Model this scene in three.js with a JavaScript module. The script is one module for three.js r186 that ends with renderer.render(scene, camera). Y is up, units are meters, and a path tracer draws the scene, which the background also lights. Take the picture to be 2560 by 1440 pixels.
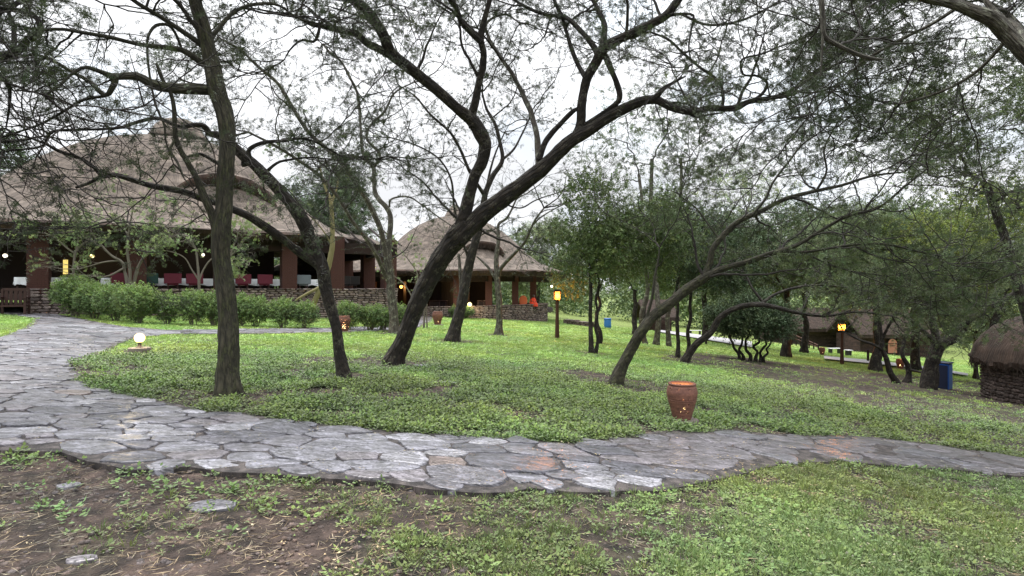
import * as THREE from 'three';
import { mergeGeometries } from 'three/addons/utils/BufferGeometryUtils.js';
import { MarchingCubes } from 'three/addons/objects/MarchingCubes.js';

// ------------------------------------------------------------------ camera, sky, sun, exposure
const EYE = 1.6, FOV = 54, F = 720 / Math.tan(FOV * Math.PI / 360);
const scene = new THREE.Scene();
const camera = new THREE.PerspectiveCamera(FOV, 16 / 9, 0.1, 1500);
camera.position.set(0, EYE, 0);
camera.lookAt(0, EYE, -10);
const renderer = new THREE.WebGLRenderer({ antialias: true });
renderer.toneMapping = THREE.LinearToneMapping;
renderer.toneMappingExposure = 2.0;
renderer.shadowMap.enabled = true;

// small seeded random + periodic noise
let seedState = 12345;
function seed(n) { seedState = (n * 2654435761) >>> 0; }
function R() { seedState = (seedState + 0x6D2B79F5) | 0; let t = Math.imul(seedState ^ (seedState >>> 15), 1 | seedState); t = (t + Math.imul(t ^ (t >>> 7), 61 | t)) ^ t; return ((t ^ (t >>> 14)) >>> 0) / 4294967296; }
const rr = (a, b) => a + (b - a) * R();
const clamp = (x, a = 0, b = 1) => Math.min(b, Math.max(a, x));
const smooth = (a, b, x) => { const t = clamp((x - a) / (b - a)); return t * t * (3 - 2 * t); };
const lerp = (a, b, t) => a + (b - a) * t;
function hash(i, j, s) { let h = Math.imul(i, 374761393) ^ Math.imul(j, 668265263) ^ Math.imul(s, 2147483647 ^ 0x5bd1e995); h = Math.imul(h ^ (h >>> 13), 1274126177); return ((h ^ (h >>> 16)) >>> 0) / 4294967296; }
function noise(x, y, per = 1 << 20, s = 1) {
  const xi = Math.floor(x), yi = Math.floor(y), fx = x - xi, fy = y - yi, u = fx * fx * (3 - 2 * fx), v = fy * fy * (3 - 2 * fy);
  const m = (a) => ((a % per) + per) % per;
  const a = hash(m(xi), m(yi), s), b = hash(m(xi + 1), m(yi), s), c = hash(m(xi), m(yi + 1), s), d = hash(m(xi + 1), m(yi + 1), s);
  return lerp(lerp(a, b, u), lerp(c, d, u), v);
}
function fbm(x, y, oct = 4, per = 1 << 20, s = 1) { let a = 0.5, t = 0, n = 0; for (let o = 0; o < oct; o++) { t += a * noise(x, y, per, s + o); n += a; x *= 2; y *= 2; per *= 2; a *= 0.5; } return t / n; }

{ // overcast evening sky: soft white cloud, a little blue towards one side, brighter overhead
  const W = 512, H = 256, data = new Float32Array(W * H * 4);
  for (let j = 0; j < H; j++) for (let i = 0; i < W; i++) {
    const el = (j + 0.5) / H * Math.PI - Math.PI / 2, az = (i + 0.5) / W * 2 * Math.PI - Math.PI;
    const dx = Math.cos(el) * Math.cos(az), dy = Math.sin(el), dz = Math.cos(el) * Math.sin(az), k = 2.2 / (Math.max(dy, 0) + 0.35);
    const c = fbm(dx * k + 40, dz * k + 40, 5, 1 << 20, 7), c2 = fbm(dx * k * 2 + 9, dz * k * 2 + 70, 4, 1 << 20, 17);
    let L = (0.5 + 1.55 * Math.max(dy, 0) ** 2) * lerp(0.88, 1.12, smooth(0.3, 0.7, c));
    const blue = smooth(0.5, 0.72, c2) * 0.5;
    let r = L * (0.985 - 0.17 * blue), g = L * (1.0 - 0.07 * blue), b = L * (1.035 + 0.02 * blue);
    if (dy < 0) { r = 0.32; g = 0.32; b = 0.3; }
    data.set([r, g, b, 1], (j * W + i) * 4);
  }
  const sky = new THREE.DataTexture(data, W, H, THREE.RGBAFormat, THREE.FloatType);
  sky.mapping = THREE.EquirectangularReflectionMapping; sky.magFilter = sky.minFilter = THREE.LinearFilter; sky.wrapS = THREE.RepeatWrapping; sky.needsUpdate = true;
  scene.background = sky; scene.environment = sky;
}
const sun = new THREE.DirectionalLight(new THREE.Color(1, 0.95, 0.88), 1.4);
sun.position.set(-14, 52, -34); sun.target.position.set(0, 0, -18); scene.add(sun, sun.target);
sun.castShadow = true; sun.shadow.radius = 40; sun.shadow.mapSize.set(2048, 2048);
Object.assign(sun.shadow.camera, { left: -50, right: 50, top: 50, bottom: -50, near: 1, far: 160 });

// ------------------------------------------------------------------ helpers
const V = (x, y, z) => new THREE.Vector3(x, y, z);
const names = {};
function numbered(n) { const k = names[n] = (names[n] ?? -1) + 1; return k ? `${n}_${String(k).padStart(3, '0')}` : n; }
function tag(o, label, category, group, kind) { if (label) o.userData.label = label; if (category) o.userData.category = category; if (group) o.userData.group = group; if (kind) o.userData.kind = kind; return o; }
function thing(name, label, category, pos, group) { const o = new THREE.Group(); o.name = numbered(name); o.position.copy(pos); scene.add(o); return tag(o, label, category, group); }
function mesh(name, geo, mat, parent) { const m = new THREE.Mesh(geo, mat); m.name = parent ? name : numbered(name); m.castShadow = m.receiveShadow = true; (parent || scene).add(m); return m; }
function structure(name, geo, mat) { const m = mesh(name, geo, mat); m.userData.kind = 'structure'; return m; }
function merged(list) { return mergeGeometries(list.map(g => { const h = g.index ? g.toNonIndexed() : g; for (const k of Object.keys(h.attributes)) if (!['position', 'normal', 'uv'].includes(k)) h.deleteAttribute(k); return h; })); }
function instances(name, geo, mat, matrices, parent, colors) {
  const m = new THREE.InstancedMesh(geo, mat, matrices.length); m.name = parent ? name : numbered(name);
  matrices.forEach((x, i) => { m.setMatrixAt(i, x); if (colors) m.setColorAt(i, colors[i % colors.length]); });
  m.castShadow = m.receiveShadow = true; m.userData.kind = 'stuff'; (parent || scene).add(m); return m;
}
// a place in the garden from the bearing it is seen at (photo pixels) and its distance
const P = (px, py, d) => V((px - 1280) / F * d, EYE - (py - 720) / F * d, -d);

// ------------------------------------------------------------------ lie of the land
function hgt(x, z) {
  const d = Math.max(0, -z), xs = 60 * Math.tanh(x / 60);
  return -0.08 * xs - 0.04 * (Math.sqrt(xs * xs + 9) - 3) - 0.0225 * 75 * Math.tanh(d / 75);
}
function G(px, py) { // ground point seen at that pixel
  let lo = 1.5, hi = 150; for (let i = 0; i < 50; i++) { const m = (lo + hi) / 2, p = P(px, py, m); if (p.y > hgt(p.x, p.z)) lo = m; else hi = m; }
  const p = P(px, py, lo); p.y = hgt(p.x, p.z); return p;
}
const onGround = (px, d) => { const p = P(px, 720, d); p.y = hgt(p.x, p.z); return p; };

// ------------------------------------------------------------------ textures
function tex(size, fn, srgb, rep = 1) {
  const d = new Uint8Array(size * size * 4);
  for (let j = 0; j < size; j++) for (let i = 0; i < size; i++) { const c = fn(i / size, j / size); for (let k = 0; k < 3; k++) d[(j * size + i) * 4 + k] = clamp(c[k] ?? c[0]) * 255; d[(j * size + i) * 4 + 3] = 255; }
  const t = new THREE.DataTexture(d, size, size); t.wrapS = t.wrapT = THREE.RepeatWrapping; t.magFilter = THREE.LinearFilter; t.minFilter = THREE.LinearMipmapLinearFilter; t.generateMipmaps = true;
  if (srgb) t.colorSpace = THREE.SRGBColorSpace; t.repeat.set(rep, rep); t.needsUpdate = true; return t;
}
const g1 = x => [x, x, x];
const mixc = (a, b, t) => a.map((v, i) => lerp(v, b[i], t));
const barkHeight = (u, v) => { const f = fbm(u * 10 + fbm(u * 4, v * 4, 3, 4, 3) * 1.2, v * 4, 4, 1 << 20, 11); const cr = Math.abs(noise(u * 9, v * 3, 9 * 1, 23) - 0.5) * 2; return 0.55 * fbm(u * 12, v * 5, 4, 1, 11) * 0 + 0.6 * fbmP(u, v, 12, 4, 11) + 0.4 * cr; };
function fbmP(u, v, fu, fv, s, oct = 4) { let a = 0.5, t = 0, n = 0; for (let o = 0; o < oct; o++) { t += a * noiseP(u * fu, v * fv, fu, fv, s + o); n += a; fu *= 2; fv *= 2; a *= 0.5; } return t / n; }
function noiseP(x, y, px, py, s) {
  const xi = Math.floor(x), yi = Math.floor(y), fx = x - xi, fy = y - yi, u = fx * fx * (3 - 2 * fx), v = fy * fy * (3 - 2 * fy);
  const a = (i, j) => hash(((i % px) + px) % px, ((j % py) + py) % py, s);
  return lerp(lerp(a(xi, yi), a(xi + 1, yi), u), lerp(a(xi, yi + 1), a(xi + 1, yi + 1), u), v);
}
const T = {};
T.barkB = tex(512, (u, v) => g1(0.55 * fbmP(u, v, 14, 5, 11) + 0.45 * Math.abs(fbmP(u, v, 10, 3, 31, 3) - 0.5) * 3));
function barkColor(dark, light, lichen, amount, s) {
  return tex(512, (u, v) => {
    const a = fbmP(u, v, 14, 5, 11), cr = Math.abs(fbmP(u, v, 10, 3, 31, 3) - 0.5) * 3;
    let c = mixc(dark, light, clamp(0.55 * a + 0.6 * cr - 0.1));
    const l = smooth(0.6 - amount * 0.2, 0.78 - amount * 0.2, 0.6 * fbmP(u, v, 5, 4, s, 4) + 0.4 * fbmP(u, v, 26, 20, s + 5, 3)) * (0.3 + 0.6 * fbmP(u, v, 31, 29, s + 9, 3));
    return mixc(c, lichen, l);
  }, true);
}
T.bark = barkColor([0.085, 0.072, 0.06], [0.29, 0.25, 0.21], [0.45, 0.45, 0.39], 0.3, 51);
T.barkMoss = barkColor([0.1, 0.095, 0.065], [0.36, 0.34, 0.27], [0.27, 0.29, 0.16], 0.7, 61);
T.barkGrey = barkColor([0.17, 0.155, 0.13], [0.42, 0.395, 0.35], [0.56, 0.57, 0.5], 0.55, 71);
T.fine = tex(256, (u, v) => g1(0.5 + 0.9 * (fbmP(u, v, 16, 16, 5, 4) - 0.5)));
T.soil = tex(512, (u, v) => { const a = fbmP(u, v, 12, 12, 3, 5), b = noiseP(u * 90, v * 90, 90, 90, 4); return g1(clamp(0.5 + 0.75 * (a - 0.5) + 0.4 * (b > 0.82 ? (b - 0.82) * 4 : 0))); }, true);
T.soilB = tex(512, (u, v) => g1(0.6 * fbmP(u, v, 20, 20, 3, 5) + 0.4 * noiseP(u * 110, v * 110, 110, 110, 8)));
T.slateB = tex(512, (u, v) => { const w = fbmP(u, v, 4, 4, 2, 4); const lines = Math.abs(noiseP(u * 3 + w * 1.0, v * 22 + w * 6, 1 << 16, 1 << 16, 6) - 0.5) * 2; return g1(0.55 * lines * fbmP(u, v, 5, 5, 8, 3) * 1.6 + 0.45 * fbmP(u, v, 9, 14, 12, 5)); });
T.slate = tex(512, (u, v) => { const a = fbmP(u, v, 6, 26, 2, 5), b = fbmP(u, v, 9, 11, 77, 5), f = fbmP(u, v, 50, 60, 41, 3), s = noiseP(u * 70, v * 70, 70, 70, 5), cr = Math.abs(fbmP(u, v, 3, 9, 91, 4) - 0.5); let k = 0.7 + 0.4 * (a - 0.5) + 0.4 * (b - 0.5) + 0.45 * (f - 0.5); if (s > 0.94) k *= 0.7; if (cr < 0.012) k *= 0.62; return [clamp(k), clamp(k * 0.99), clamp(k * (1.0 + 0.06 * (b - 0.5)))]; }, true);
T.thatch = tex(512, (u, v) => { const a = fbmP(u, v, 90, 6, 3, 3), b = fbmP(u, v, 6, 5, 9, 4), l = fbmP(u, v, 3, 14, 19, 3); const k = clamp(0.42 + 0.4 * (a - 0.5) + 0.55 * (b - 0.5) + 0.4 * (l - 0.5)); return [clamp(k * 0.55 + 0.25), clamp(k * 0.5 + 0.22), clamp(k * 0.455 + 0.2)]; }, true);
T.thatchB = tex(512, (u, v) => g1(0.6 * fbmP(u, v, 110, 9, 3, 3) + 0.4 * fbmP(u, v, 12, 12, 9, 4)));
T.clay = tex(256, (u, v) => { const a = fbmP(u, v, 6, 20, 3, 4), b = fbmP(u, v, 30, 30, 4, 2); return [0.43 + 0.2 * (a - 0.5) + 0.12 * (b - 0.5), 0.285 + 0.14 * (a - 0.5) + 0.09 * (b - 0.5), 0.235 + 0.11 * (a - 0.5) + 0.07 * (b - 0.5)]; }, true);
T.wood = tex(256, (u, v) => { const a = fbmP(u, v, 30, 3, 3, 4); return [0.3 + 0.25 * (a - 0.5), 0.2 + 0.18 * (a - 0.5), 0.15 + 0.14 * (a - 0.5)]; }, true);
T.cloth = tex(128, (u, v) => g1(0.5 + 0.5 * (noiseP(u * 48, v * 48, 48, 48, 3) - 0.5)));

const M = {};
const std = (o) => new THREE.MeshStandardMaterial({ roughness: 0.9, ...o });
const lin = (r, g, b) => new THREE.Color().setRGB(r, g, b);
M.bark = std({ color: lin(0.72, 0.7, 0.68), map: T.bark, bumpMap: T.barkB, bumpScale: 0.06, side: 2 });
M.barkMoss = std({ map: T.barkMoss, bumpMap: T.barkB, bumpScale: 0.05, side: 2 });
M.barkGrey = std({ map: T.barkGrey, bumpMap: T.barkB, bumpScale: 0.04, side: 2 });
M.barkYellow = std({ color: lin(0.17, 0.15, 0.065), bumpMap: T.barkB, bumpScale: 0.01, side: 2 });
M.twig = std({ color: lin(0.026, 0.022, 0.018), side: 2 });
M.twigPale = std({ color: lin(0.13, 0.115, 0.09), side: 2 });
const leaf = (r, g, b, t = 0) => t ? new THREE.MeshPhysicalMaterial({ color: lin(r, g, b), roughness: 0.9, transmission: t, thickness: 0, side: 2 }) : std({ color: lin(r, g, b), roughness: 0.7, side: 2 });
M.leafAcacia = leaf(0.04, 0.058, 0.018, 0.25);
M.leafAcaciaGrey = leaf(0.085, 0.122, 0.042, 0.2);
M.leafBroad = leaf(0.085, 0.125, 0.03);
M.leafDark = leaf(0.05, 0.085, 0.03);
M.leafYellow = leaf(0.2, 0.25, 0.04, 0.35);
M.leafPale = leaf(0.16, 0.21, 0.085);
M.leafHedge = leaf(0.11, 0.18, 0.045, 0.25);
M.leafLitTop = leaf(0.18, 0.28, 0.06, 0.35);  // brighter green for hedge tops, light from above put into the colour
M.leafSapling = leaf(0.22, 0.3, 0.11, 0.3);
M.leafMid = leaf(0.105, 0.155, 0.04);
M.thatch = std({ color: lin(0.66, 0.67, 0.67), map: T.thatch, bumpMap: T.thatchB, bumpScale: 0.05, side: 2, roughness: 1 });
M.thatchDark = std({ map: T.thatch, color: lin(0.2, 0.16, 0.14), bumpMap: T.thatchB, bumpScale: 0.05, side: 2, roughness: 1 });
M.straw = std({ color: lin(0.05, 0.037, 0.028), side: 2 });
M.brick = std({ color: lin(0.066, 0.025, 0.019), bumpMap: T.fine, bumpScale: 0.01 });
M.mortar = std({ color: lin(0.045, 0.03, 0.024), bumpMap: T.fine, bumpScale: 0.01 });
M.stones = [[0.5, 0.4, 0.35], [0.38, 0.31, 0.275], [0.6, 0.5, 0.44], [0.27, 0.22, 0.2], [0.47, 0.36, 0.31]].map(c => std({ color: lin(...c), map: T.slate, bumpMap: T.slateB, bumpScale: 0.02 }));
M.pave = [[0.4, 0.4, 0.43], [0.31, 0.305, 0.33], [0.58, 0.58, 0.61], [0.22, 0.22, 0.245], [0.37, 0.345, 0.36], [0.39, 0.32, 0.285], [0.32, 0.3, 0.315], [0.25, 0.235, 0.245]].map(c => std({ color: lin(...c), map: T.slate, bumpMap: T.slateB, bumpScale: 0.012, roughness: 0.3 }));
M.pathMortar = std({ color: lin(0.24, 0.2, 0.185), map: T.soil, bumpMap: T.soilB, bumpScale: 0.02, roughness: 0.75 });
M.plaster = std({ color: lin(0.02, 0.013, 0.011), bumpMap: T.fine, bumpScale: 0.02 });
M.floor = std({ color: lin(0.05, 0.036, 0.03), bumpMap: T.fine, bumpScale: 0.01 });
M.beam = std({ color: lin(0.15, 0.1, 0.08), map: T.wood });
M.darkWood = std({ color: lin(0.4, 0.2, 0.17), map: T.wood, roughness: 0.6 });
M.postWood = std({ color: lin(0.8, 0.62, 0.5), map: T.wood, roughness: 0.8 });
M.white = std({ color: lin(0.82, 0.84, 0.88), bumpMap: T.cloth, bumpScale: 0.004, side: 2 });
M.maroon = std({ color: lin(0.1, 0.012, 0.026), bumpMap: T.cloth, bumpScale: 0.004 });
M.greenCloth = std({ color: lin(0.015, 0.045, 0.04), bumpMap: T.cloth, bumpScale: 0.004 });
M.slateCloth = std({ color: lin(0.12, 0.14, 0.16), bumpMap: T.cloth, bumpScale: 0.004 });
M.clay = std({ map: T.clay, bumpMap: T.fine, bumpScale: 0.004, roughness: 0.75, side: 2 });
M.concrete = std({ color: lin(0.17, 0.14, 0.12), bumpMap: T.fine, bumpScale: 0.01 });
M.black = std({ color: lin(0.02, 0.02, 0.022), roughness: 0.5 });
M.blue = std({ color: lin(0.012, 0.1, 0.42), roughness: 0.45 });
M.navy = std({ color: lin(0.008, 0.016, 0.05), roughness: 0.5 });
const glow = (r, g, b) => new THREE.MeshStandardMaterial({ color: 0x000000, emissive: lin(r, g, b), emissiveIntensity: 1 });
M.glowWarm = glow(2.2, 1.5, 0.6); M.glowAmber = glow(4, 1.7, 0.3); M.glowWhite = glow(2.6, 2.3, 1.8); M.glowYellow = glow(2.8, 2.1, 0.8);
function lampLight(pos, r, g, b, cd, rad = 1) { const l = new THREE.PointLight(new THREE.Color(r, g, b), cd, 0, 2); l.position.copy(pos); l.castShadow = true; l.shadow.radius = rad; scene.add(l); return l; }

// ------------------------------------------------------------------ path outline (plan), ground, paving
const pathPx = [[-160, 768], [60, 772], [110, 778], [160, 790], [250, 808], [330, 821], [420, 827], [600, 825], [800, 822], [1000, 816], [1034, 800], [1058, 785], [1086, 787], [1082, 803], [1045, 821], [1000, 828], [800, 834], [600, 837], [430, 838], [345, 846], [294, 862], [270, 880], [242, 893], [178, 908], [190, 935], [216, 965], [300, 988], [405, 1010], [470, 1028], [640, 1043], [720, 1060], [850, 1070], [1050, 1086], [1240, 1100], [1420, 1108], [1500, 1105], [1570, 1094], [1640, 1085], [1830, 1080], [1940, 1092], [2050, 1091], [2200, 1100], [2350, 1118], [2560, 1150], [2800, 1185], [2800, 1240], [2560, 1196], [2300, 1176], [2100, 1157], [1960, 1165], [1860, 1190], [1760, 1212], [1640, 1235], [1500, 1242], [1340, 1232], [1180, 1240], [1000, 1224], [800, 1206], [640, 1196], [480, 1181], [330, 1186], [200, 1166], [130, 1141], [0, 1134], [-260, 1105], [-330, 950], [-200, 862], [0, 846], [62, 822], [88, 798], [0, 786], [-160, 783]];
const pathPoly = []; { seed(4); const raw = pathPx.map(([x, y]) => { const p = G(x, y); return [p.x, p.z]; });
  for (let i = 0; i < raw.length; i++) { const a = raw[i], b = raw[(i + 1) % raw.length], L = Math.hypot(b[0] - a[0], b[1] - a[1]), n = Math.max(1, Math.round(L / 0.35)); for (let k = 0; k < n; k++) { const t = k / n, j = 0.05; pathPoly.push([lerp(a[0], b[0], t) + rr(-j, j), lerp(a[1], b[1], t) + rr(-j, j)]); } } }
function inPoly(poly, x, z) { let c = false; for (let i = 0, j = poly.length - 1; i < poly.length; j = i++) { const [xi, zi] = poly[i], [xj, zj] = poly[j]; if ((zi > z) !== (zj > z) && x < (xj - xi) * (z - zi) / (zj - zi) + xi) c = !c; } return c; }
function edgeDist(poly, x, z) { let m = 1e9; for (let i = 0, j = poly.length - 1; i < poly.length; j = i++) { const [ax, az] = poly[j], [bx, bz] = poly[i], dx = bx - ax, dz = bz - az, t = clamp(((x - ax) * dx + (z - az) * dz) / (dx * dx + dz * dz + 1e-9)); m = Math.min(m, Math.hypot(x - ax - t * dx, z - az - t * dz)); } return m; }
// the near bank of the path, as depth over bearing: what lies before it is the worn earth
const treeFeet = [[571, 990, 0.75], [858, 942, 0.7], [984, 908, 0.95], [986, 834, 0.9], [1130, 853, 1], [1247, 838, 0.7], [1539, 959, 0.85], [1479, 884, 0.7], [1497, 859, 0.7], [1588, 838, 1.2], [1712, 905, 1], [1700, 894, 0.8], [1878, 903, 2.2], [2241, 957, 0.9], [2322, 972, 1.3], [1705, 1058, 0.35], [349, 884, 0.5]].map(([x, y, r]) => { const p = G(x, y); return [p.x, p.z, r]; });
function grassAmount(x, z) { // 0 bare earth .. 1 turf; tree shade is put into it as barer soil too
  const d = -z, n = fbm(x * 0.55 + 30, z * 0.55 + 30, 4, 1 << 20, 5), n2 = fbm(x * 1.7 + 80, z * 1.7 + 11, 3, 1 << 20, 9);
  if (d < 0) return 0.2;
  const near = d < 5.9 + 0.28 * Math.max(x, 0) + (x < -3 ? -0.2 * (x + 3) * -0.2 : 0);
  if (near) { const side = smooth(-1.3, 3.2, x + 1.1 * (n - 0.5) * 3); return clamp(0.13 * smooth(0.45, 0.6, n) + 0.03 + 0.9 * side - 0.9 * (n2 - 0.45) * (1 - 0.55 * side)); }
  let a = 0.93 - 1.4 * smooth(0.54, 0.72, n) * smooth(20, 9, d);
  a -= 0.75 * smooth(0.35, 0.6, n2) * Math.exp(-(((x + 3.7) / 3.0) ** 2) - (((d - 8.6) / 2.6) ** 2));
  a -= 0.85 * smooth(0.3, 0.6, n2) * smooth(5, 9, x) * smooth(16, 11, d) + (0.55 + 0.6 * n) * smooth(5, 9, x) * smooth(27 + 0.2 * x, 23 + 0.2 * x, d) * smooth(11, 15, d);  // bare soil below the right-hand trees, increased to stand in for crown shade
  a -= 0.55 * smooth(0.5, 0.62, n2) * smooth(20, 12, d);
  for (const [bx, bz, r] of treeFeet) a -= 1.1 * Math.exp(-((x - bx) ** 2 + (z - bz) ** 2) / (r * r)) * (0.6 + 0.8 * n2);  // thin grass round the feet, bared further as painted contact shade
  return clamp(a, 0.04, 1);
}
{
  const rings = [], A = 560; for (let r = 0.35; r < 900; r *= 1.024) rings.push(r);
  const pos = [], col = [], uv = [], idx = [];
  const soilA = [0.105, 0.072, 0.057], soilB = [0.06, 0.041, 0.033], green = [0.05, 0.064, 0.022], far = [0.3, 0.4, 0.085];
  rings.forEach((r, i) => { for (let k = 0; k < A; k++) {
    let th = k / A * 2 - 1; th = Math.sign(th) * (Math.abs(th) < 0.6 ? Math.abs(th) * 0.55 : 0.33 + (Math.abs(th) - 0.6) * 1.675) * Math.PI;
    const x = Math.sin(th) * r, z = -Math.cos(th) * r; let y = hgt(x, z);
    y += 0.03 * (fbm(x * 2, z * 2, 4, 1 << 20, 3) - 0.5) * smooth(40, 10, r) + 0.012 * (noise(x * 9, z * 9) - 0.5) * smooth(16, 6, r) + 0.25 * (fbm(x * 0.12, z * 0.12, 3, 1 << 20, 33) - 0.5) * smooth(20, 60, r);
    if (inPoly(pathPoly, x, z)) y -= 0.03;
    pos.push(x, y, z); uv.push(x / 1.3, z / 1.3);
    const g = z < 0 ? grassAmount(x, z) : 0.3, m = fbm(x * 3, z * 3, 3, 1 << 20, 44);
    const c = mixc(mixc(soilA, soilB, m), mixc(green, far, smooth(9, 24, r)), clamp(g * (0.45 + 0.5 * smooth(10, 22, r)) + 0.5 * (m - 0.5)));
    col.push(...c);
  } });
  for (let i = 0; i < rings.length - 1; i++) for (let k = 0; k < A; k++) { const a = i * A + k, b = i * A + (k + 1) % A, c = a + A, d = b + A; idx.push(a, b, c, b, d, c); }
  const c0 = pos.length / 3; pos.push(0, hgt(0, 0), 0); uv.push(0, 0); col.push(...soilA); for (let k = 0; k < A; k++) idx.push(c0, (k + 1) % A, k);
  const g = new THREE.BufferGeometry(); g.setAttribute('position', new THREE.Float32BufferAttribute(pos, 3)); g.setAttribute('uv', new THREE.Float32BufferAttribute(uv, 2)); g.setAttribute('color', new THREE.Float32BufferAttribute(col, 3)); g.setIndex(idx); g.computeVertexNormals();
  const mat = std({ vertexColors: true, map: T.soil, color: lin(2.3, 2.3, 2.3), bumpMap: T.soilB, bumpScale: 0.03, roughness: 1, side: 2 });
  structure('ground', g, mat);
}
{ // paving: a bed of mortar with single flat stones in it
  seed(21);
  const sh = new THREE.Shape(pathPoly.map(([x, z]) => new THREE.Vector2(x, z)));
  // bed as a fine grid so that it follows the slope
  const cell = (x, z) => Math.hypot(x, z) < 12 ? 0.2 : 0.6, pos = [], uv = [], idx = [];
  const tri = new THREE.ShapeGeometry(sh), tp = tri.attributes.position, ti = tri.index.array;
  const put = (x, z, dy) => { pos.push(x, hgt(x, z) + dy, z); uv.push(x / 0.9, z / 0.9); return pos.length / 3 - 1; };
  const split = (a, b, c, dep) => { const L = [[a, b], [b, c], [c, a]].map(([p, q]) => Math.hypot(p[0] - q[0], p[1] - q[1])), m = Math.max(...L); if (dep > 9 || m < 0.9) { const i = put(...a, 0.035), j = put(...b, 0.035), k = put(...c, 0.035); idx.push(i, k, j); return; } const k = L.indexOf(m), t = [a, b, c], p = t[k], q = t[(k + 1) % 3], r = t[(k + 2) % 3], mid = [(p[0] + q[0]) / 2, (p[1] + q[1]) / 2]; split(p, mid, r, dep + 1); split(mid, q, r, dep + 1); };
  for (let i = 0; i < ti.length; i += 3) split([tp.getX(ti[i]), tp.getY(ti[i])], [tp.getX(ti[i + 1]), tp.getY(ti[i + 1])], [tp.getX(ti[i + 2]), tp.getY(ti[i + 2])], 0);
  for (let i = 0; i < pathPoly.length; i++) { const a = pathPoly[i], b = pathPoly[(i + 1) % pathPoly.length], p = put(...a, 0.035), q = put(...b, 0.035), r = put(...a, -0.12), s = put(...b, -0.12); idx.push(p, q, r, q, s, r); }
  const g = new THREE.BufferGeometry(); g.setAttribute('position', new THREE.Float32BufferAttribute(pos, 3)); g.setAttribute('uv', new THREE.Float32BufferAttribute(uv, 2)); g.setIndex(idx); g.computeVertexNormals();
  M.pathMortar.side = 2;
  const path = structure('stone_path', g, M.pathMortar);
  // sites
  const sites = [], ghosts = [];
  const rad = (x, z) => { const d = Math.hypot(x, z); if (x > 1.2 && d < 14) return 0.52; if (d < 6.8) return 0.4; if (d < 9) return 0.27; return 0.24 + 0.016 * Math.max(0, d - 10); };
  const xs = pathPoly.map(p => p[0]), zs = pathPoly.map(p => p[1]), x0 = Math.min(...xs), x1 = Math.max(...xs), z0 = Math.min(...zs), z1 = Math.max(...zs);
  const grid = new Map(), GC = 0.8, key = (x, z) => Math.floor(x / GC) * 10000 + Math.floor(z / GC);
  const near = (x, z, rng) => { const out = []; const n = Math.ceil(rng / GC); const cx = Math.floor(x / GC), cz = Math.floor(z / GC); for (let i = -n; i <= n; i++) for (let j = -n; j <= n; j++) { const l = grid.get((cx + i) * 10000 + cz + j); if (l) out.push(...l); } return out; };
  const addSite = (s) => { const k = key(s.x, s.z); if (!grid.has(k)) grid.set(k, []); grid.get(k).push(s); };
  for (const [x, z] of pathPoly) { // thin ring of ghosts just outside
    for (let k = 0; k < 8; k++) { const a = k / 8 * 6.283, r = 0.05, gx = x + Math.cos(a) * r, gz = z + Math.sin(a) * r; if (!inPoly(pathPoly, gx, gz)) addSite({ x: gx, z: gz, ghost: true }); }
  }
  for (let t = 0; t < 60000 && sites.length < 1500; t++) {
    const x = rr(x0, x1), z = t % 2 ? rr(-14, z1) : rr(Math.max(z0, -34), z1); if (Math.hypot(x, z) > 46 || !inPoly(pathPoly, x, z)) continue;
    const r = rad(x, z) * (0.45 + 1.15 * R() ** 1.6);
    if (edgeDist(pathPoly, x, z) < 0.07) continue;
    if (near(x, z, 1.5).some(s => !s.ghost && Math.hypot((s.x - x) * 0.62, s.z - z) < (s.r + r) * 0.46)) continue;
    const s = { x, z, r }; sites.push(s); addSite(s);
  }
  const stones = [];
  for (const s of sites) {
    const d = Math.hypot(s.x, s.z), right = s.x > 1.2 && d < 14;
    let poly = []; for (let k = 0; k < 16; k++) poly.push([Math.cos(k / 16 * 6.2832) * s.r * 2.2, Math.sin(k / 16 * 6.2832) * s.r * 1.9]);
    for (const o of near(s.x, s.z, 2.2)) { if (o === s) continue; const AX = o.ghost ? 1 : 0.62, dx = o.x - s.x, dz = o.z - s.z, L = Math.hypot(dx * AX, dz); if (L > 3 || L < 1e-4) continue; const h = o.ghost ? L * 0.62 : L * s.r / (s.r + o.r), nx = dx * AX / L * AX, nz = dz / L, out = [];
      for (let i = 0; i < poly.length; i++) { const a = poly[i], b = poly[(i + 1) % poly.length], da = a[0] * nx + a[1] * nz - h, db = b[0] * nx + b[1] * nz - h; if (da <= 0) out.push(a); if ((da < 0) !== (db < 0)) { const t = da / (da - db); out.push([lerp(a[0], b[0], t), lerp(a[1], b[1], t)]); } } poly = out; if (poly.length < 3) break; }
    if (poly.length < 3) continue;
    const cx = poly.reduce((t, p) => t + p[0], 0) / poly.length, cz = poly.reduce((t, p) => t + p[1], 0) / poly.length;
    const gap = right ? 0.004 : rr(0.005, 0.015);
    let q = poly.map(p => { const L = Math.hypot(p[0] - cx, p[1] - cz) + 1e-6, k = Math.max(0.3, (L - gap) / L); return [cx + (p[0] - cx) * k, cz + (p[1] - cz) * k]; });
    // even out and round the corners
    const lens = q.map((p, i) => Math.hypot(p[0] - q[(i + 1) % q.length][0], p[1] - q[(i + 1) % q.length][1])), tot = lens.reduce((a, b) => a + b, 0), N = 15, ev = []; let acc = 0, i = 0;
    for (let k = 0; k < N; k++) { const want = tot * k / N; while (acc + lens[i] < want) { acc += lens[i]; i = (i + 1) % q.length; } const t = (want - acc) / (lens[i] || 1), a = q[i], b = q[(i + 1) % q.length]; ev.push([lerp(a[0], b[0], t), lerp(a[1], b[1], t)]); }
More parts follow.
